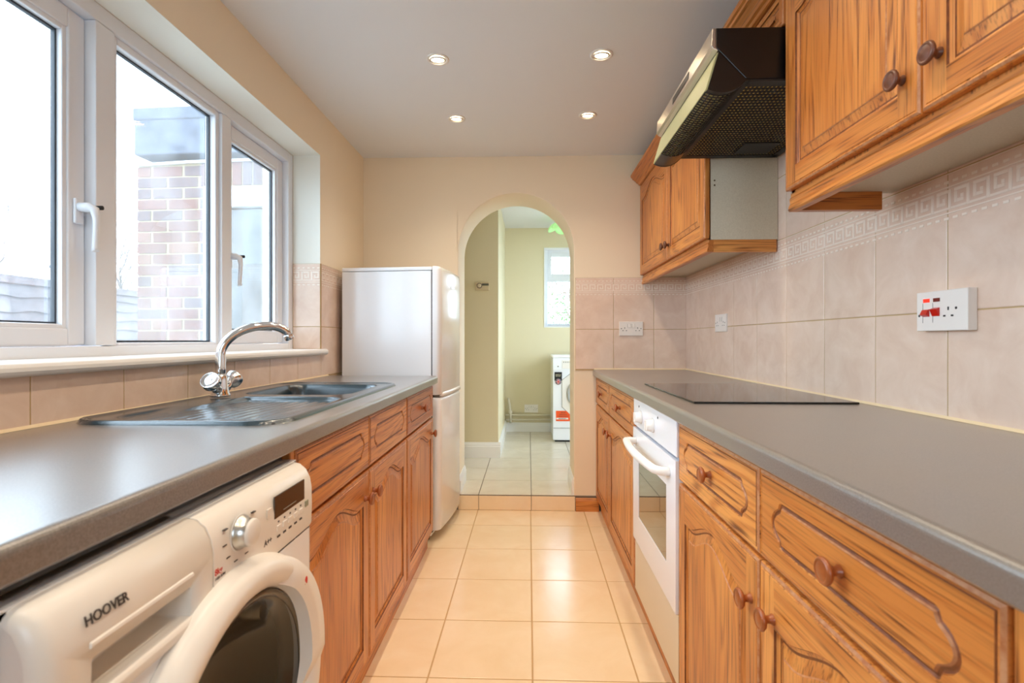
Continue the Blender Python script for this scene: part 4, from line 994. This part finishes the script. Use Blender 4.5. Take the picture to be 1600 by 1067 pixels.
# local frame: x along the wall towards the house, y away, z from ground
g0=.22
mb=MB(); rnd=random.Random(3)
LW=1.30; DX0=.500
mb.box(.004,DX0-.004,.006,1.9,0,2.56+.0,3); mb.box(DX0-.01,LW,.006,.5,2.39,2.56,3); mb.box(.004,.2,.5,1.9,0,2.56,3)
pz=.0770; nc=int(2.56/pz)
for j in range(nc):
    z=j*pz+.005; x=-.0 if j%2 else -.1175
    while x<DX0-.01:
        a,b=max(x,0),min(x+.225,DX0-.002)
        if b-a>.02: mb.box(a,b-.010 if b<DX0-.003 else b,rnd.uniform(-.002,.002),.08,z,z+.066,rnd.choice((0,1,2,0,1)))
        x+=.235
    y=.09 if j%2 else .20
    mb.box(0,.08,.08,y,z,z+.066,rnd.choice((0,1,2)))
    while y<1.85:
        mb.box(0,.08,y+.01,y+.225,z,z+.066,rnd.choice((0,1,2))); y+=.235
x=DX0-.02
while x<LW: mb.box(x,x+.064,-.001,.08,2.395,2.555,rnd.choice((0,1,2))); x+=.0755
ew=mb.obj('brick_wall',bricks+[mortar],ex,world=False)
felt=mat('grey_roof_felt',(98,104,118),.85,var=(12,.9,(78,84,96)),bump=(30,.4))
mb=MB(); mb.box(-.005,LW+.0,-.025,2.0,2.615,2.93); mb.obj('fascia',felt,ex,world=False,bevel=.01)
mb=MB(); mb.box(-.012,LW+.0,-.033,2.01,2.855,2.945); mb.obj('roof_edge',felt,ex,world=False,bevel=.012)
mb=MB(); mb.tube([(-.10,-.012,2.545),(.4,-.014,2.56),(.9,-.012,2.563),(LW,-.012,2.57)],.011,10); mb.obj('cable',mat('pale_cable',(206,208,214),.5),ex,world=False)
mb=MB(); mb.box(DX0,DX0+.13,-.012,.05,0,2.39); mb.box(DX0+.13,LW,-.012,.05,2.245,2.385); mb.box(DX0+.13,LW,-.012,.05,0,.10); df=mb.obj('door_frame',mat('outdoor_white_paint',(236,238,242),.5),ex,world=False,bevel=.004)
mb=MB(); mb.box(DX0+.16,LW-.02,.010,.03,.10,2.225); mb.obj('door_panel',mat('weathered_grey_door',(98,101,101),.6,var=(7,.9,(84,87,88))),ex,world=False)
mb=MB(); mb.box(DX0+.04,DX0+.12,-.020,-.010,1.745,1.80); mb.box(DX0+.12,DX0+.135,-.026,-.010,1.70,1.85); mb.obj('hinge',mat('outdoor_hinge',(190,194,202),.5),ex,world=False)

# timber fence along the side boundary
fm=mat('weathered_fence_timber',(132,124,126),.9,var=(10,.9,(106,100,104)))
fence_root=thing('garden_fence',(-5.0,5.3,-.22),'weathered timber panel fence along the side boundary, seen low through the long window','fence')
def panel(y0,y1,pitch,label=None):
    f=fence_root
    rnd=random.Random(int(y0*10)); mb=MB(); z=1.69; k=0
    while z>-.2:
        n=24; rows=[]
        for i in range(n+1):
            y=y0+.02+(y1-y0-.04)*i/n; wv=.010*sin(i*.9+k*1.7)+rnd.uniform(-.004,.004)
            rows.append([(-5.0,y,z),(-4.978,y,z-pitch-.012+wv),(-4.990,y,z-pitch-.012+wv),(-5.012,y,z)])
        mb.loft(rows,sm=False,caps=(True,True)); z-=pitch; k+=1
    bd=mb.obj('panel_boards',fm,f)
    mb=MB(); mb.box(-5.02,-4.965,y0,y0+.045,-.2,1.71); mb.box(-5.02,-4.965,y1-.045,y1,-.2,1.71); mb.box(-5.02,-4.965,y0,y1,1.65,1.725); mb.obj('panel_frame',fm,bd)
panel(1.47,3.29,.150,'fence panel nearest the house, mostly beyond the left edge of the window'); panel(3.39,5.21,.150,'weathered timber fence panel seen low in the left window pane'); panel(5.33,7.15,.115,'weathered timber fence panel seen between the mullion and the brick extension'); panel(7.25,9.07,.115,'farthest timber fence panel behind the brick extension')
for y in (3.34,5.27,7.20):
    mb=MB(); mb.box(-5.05,-4.95,y-.05,y+.05,-.22,1.86); mb.box(-5.065,-4.935,y-.065,y+.065,1.86,1.89); mb.obj('fence_post',fm,fence_root)

# bare trees
bark=mat('grey_bark',(104,98,96),.9)
def tree(x,y,h,seed,label,spread=.5):
    rnd=random.Random(seed); mb=MB(); root=thing('bare_tree',(x,y,-.22),label,'tree')
    def grow(p,d,l,r,dep):
        pts=[p]; q=p; dd=d
        for k in range(4):
            dd=(dd+Vector((rnd.uniform(-.16,.16),rnd.uniform(-.16,.16),rnd.uniform(-.03,.12)))).normalized(); q=q+dd*(l/4); pts.append(q)
        mb.tube(pts,[r*(1-.13*k) for k in range(5)],5 if dep>1 else 8,caps=False)
        if dep>=6: return
        for i in range(rnd.choice((2,3,3)) if dep<5 else 3):
            ax=Vector((rnd.uniform(-1,1),rnd.uniform(-1,1),rnd.uniform(-.15,.5))).normalized()
            nd=(dd+ax*spread*rnd.uniform(.8,1.5)).normalized()
            grow(pts[-1] if i==0 else pts[rnd.choice((2,3,4))],nd,l*rnd.uniform(.62,.84),max(r*.55,.004),dep+1)
    grow(Vector((x,y,-.22)),Vector((0,0,1)),h*.27,.085,0)
    mb.obj('branches',bark,root,weld=False)
tree(-10.2,9.6,6.2,4,'pale bare tree beyond the fence, left in the near window pane'); tree(-8.6,14.4,6.6,11,'pale bare tree beyond the fence, right of the near window pane'); tree(-13.5,17.2,8.0,21,'pale bare tree in the gap beside the brick extension')
# bush behind the hall window
bs=thing('garden_bush',(.9,8.2,-.22),'tangled twiggy bush with fresh green leaves outside the hall window','bush')
rnd=random.Random(5); mb=MB()
for k in range(420):
    p=Vector((rnd.uniform(-.6,2.2),rnd.uniform(7.6,9.0),rnd.uniform(0,2.6))); d=Vector((rnd.uniform(-1,1),rnd.uniform(-.5,.5),rnd.uniform(-.4,1))).normalized(); L_=rnd.uniform(.3,.9)
    mb.tube([p,p+d*L_*.5+Vector((rnd.uniform(-.06,.06),0,rnd.uniform(-.06,.06))),p+d*L_],[.008,.006,.003],4,caps=False)
mb.obj('branches',mat('reddish_brown_twigs',(112,88,74),.9),bs,weld=False)
mb=MB()
for k in range(2600):
    cx_=.75+.35*rnd.gauss(0,1) if rnd.random()<.75 else rnd.uniform(-.4,2); cz_=1.35+.45*rnd.gauss(0,1); p=Vector((cx_,rnd.uniform(7.5,8.6),cz_))
    u=Vector((rnd.uniform(-1,1),rnd.uniform(-1,1),rnd.uniform(-1,1))).normalized()*.028; w=Vector((rnd.uniform(-1,1),rnd.uniform(-1,1),rnd.uniform(-1,1))).normalized()*.016
    mb.face([p-u,p+w,p+u,p-w])
mb.obj('leaves',mat('fresh_green_leaves',(84,140,50),.6),bs,weld=False)
mb=MB(); mb.box(-3,6,10.4,10.6,-.22,1.3); o=mb.obj('garden_bank',mat('earth_bank',(112,100,82),.95),loc=(1,10.5,-.22)); tag(o,'low pale earth bank behind the bush beyond the hall window','bank')

# ------------------------------------------------------------ light, world, camera
w=bpy.data.worlds.new('World'); sc.world=w; w.use_nodes=True; bg=w.node_tree.nodes['Background']
bg.inputs[0].default_value=(.72,.86,1.0,1); bg.inputs[1].default_value=SKY
def portal(loc,rot,sx,sy):
    l=bpy.data.lights.new('window_daylight_portal','AREA'); l.shape='RECTANGLE'; l.size=sx; l.size_y=sy; l.cycles.is_portal=True
    o=bpy.data.objects.new('window_daylight_portal',l); COL.objects.link(o); o.location=loc; o.rotation_euler=rot
portal((XL-.31,(WY0+WY1)/2,(WZ0+WZ1)/2),(0,-PI/2,0),WZ1-WZ0,WY1-WY0)
portal(((HWX0+HWX1)/2,HB+.29,(HWZ0+HWZ1)/2),(-PI/2,0,0),HWX1-HWX0,HWZ1-HWZ0)
portal((1.62,4.52,1.53),(0,PI/2,0),1.15,1.15)
portal((0,-1.86,1.5),(PI/2,0,0),.7,1.05)
cam=bpy.data.cameras.new('camera'); co=bpy.data.objects.new('camera',cam); COL.objects.link(co); sc.camera=co
cam.sensor_width=36; cam.lens=794*36/1600; cam.shift_y=-2.5/1600; cam.clip_start=.02
co.location=(0,0,1.10); co.rotation_euler=(PI/2,0,math.atan(26/794))
cam.dof.use_dof=True; cam.dof.focus_distance=2.3; cam.dof.aperture_fstop=5.6
v=sc.view_settings; v.view_transform='Standard'; v.look='None'; v.exposure=EXPO; v.gamma=1; v.use_curve_mapping=False
sc.display_settings.display_device='sRGB'
cy=sc.cycles; cy.use_denoising=True; cy.max_bounces=10; cy.diffuse_bounces=6; cy.glossy_bounces=5; cy.transparent_max_bounces=12; cy.sample_clamp_indirect=6; cy.caustics_reflective=False; cy.caustics_refractive=False
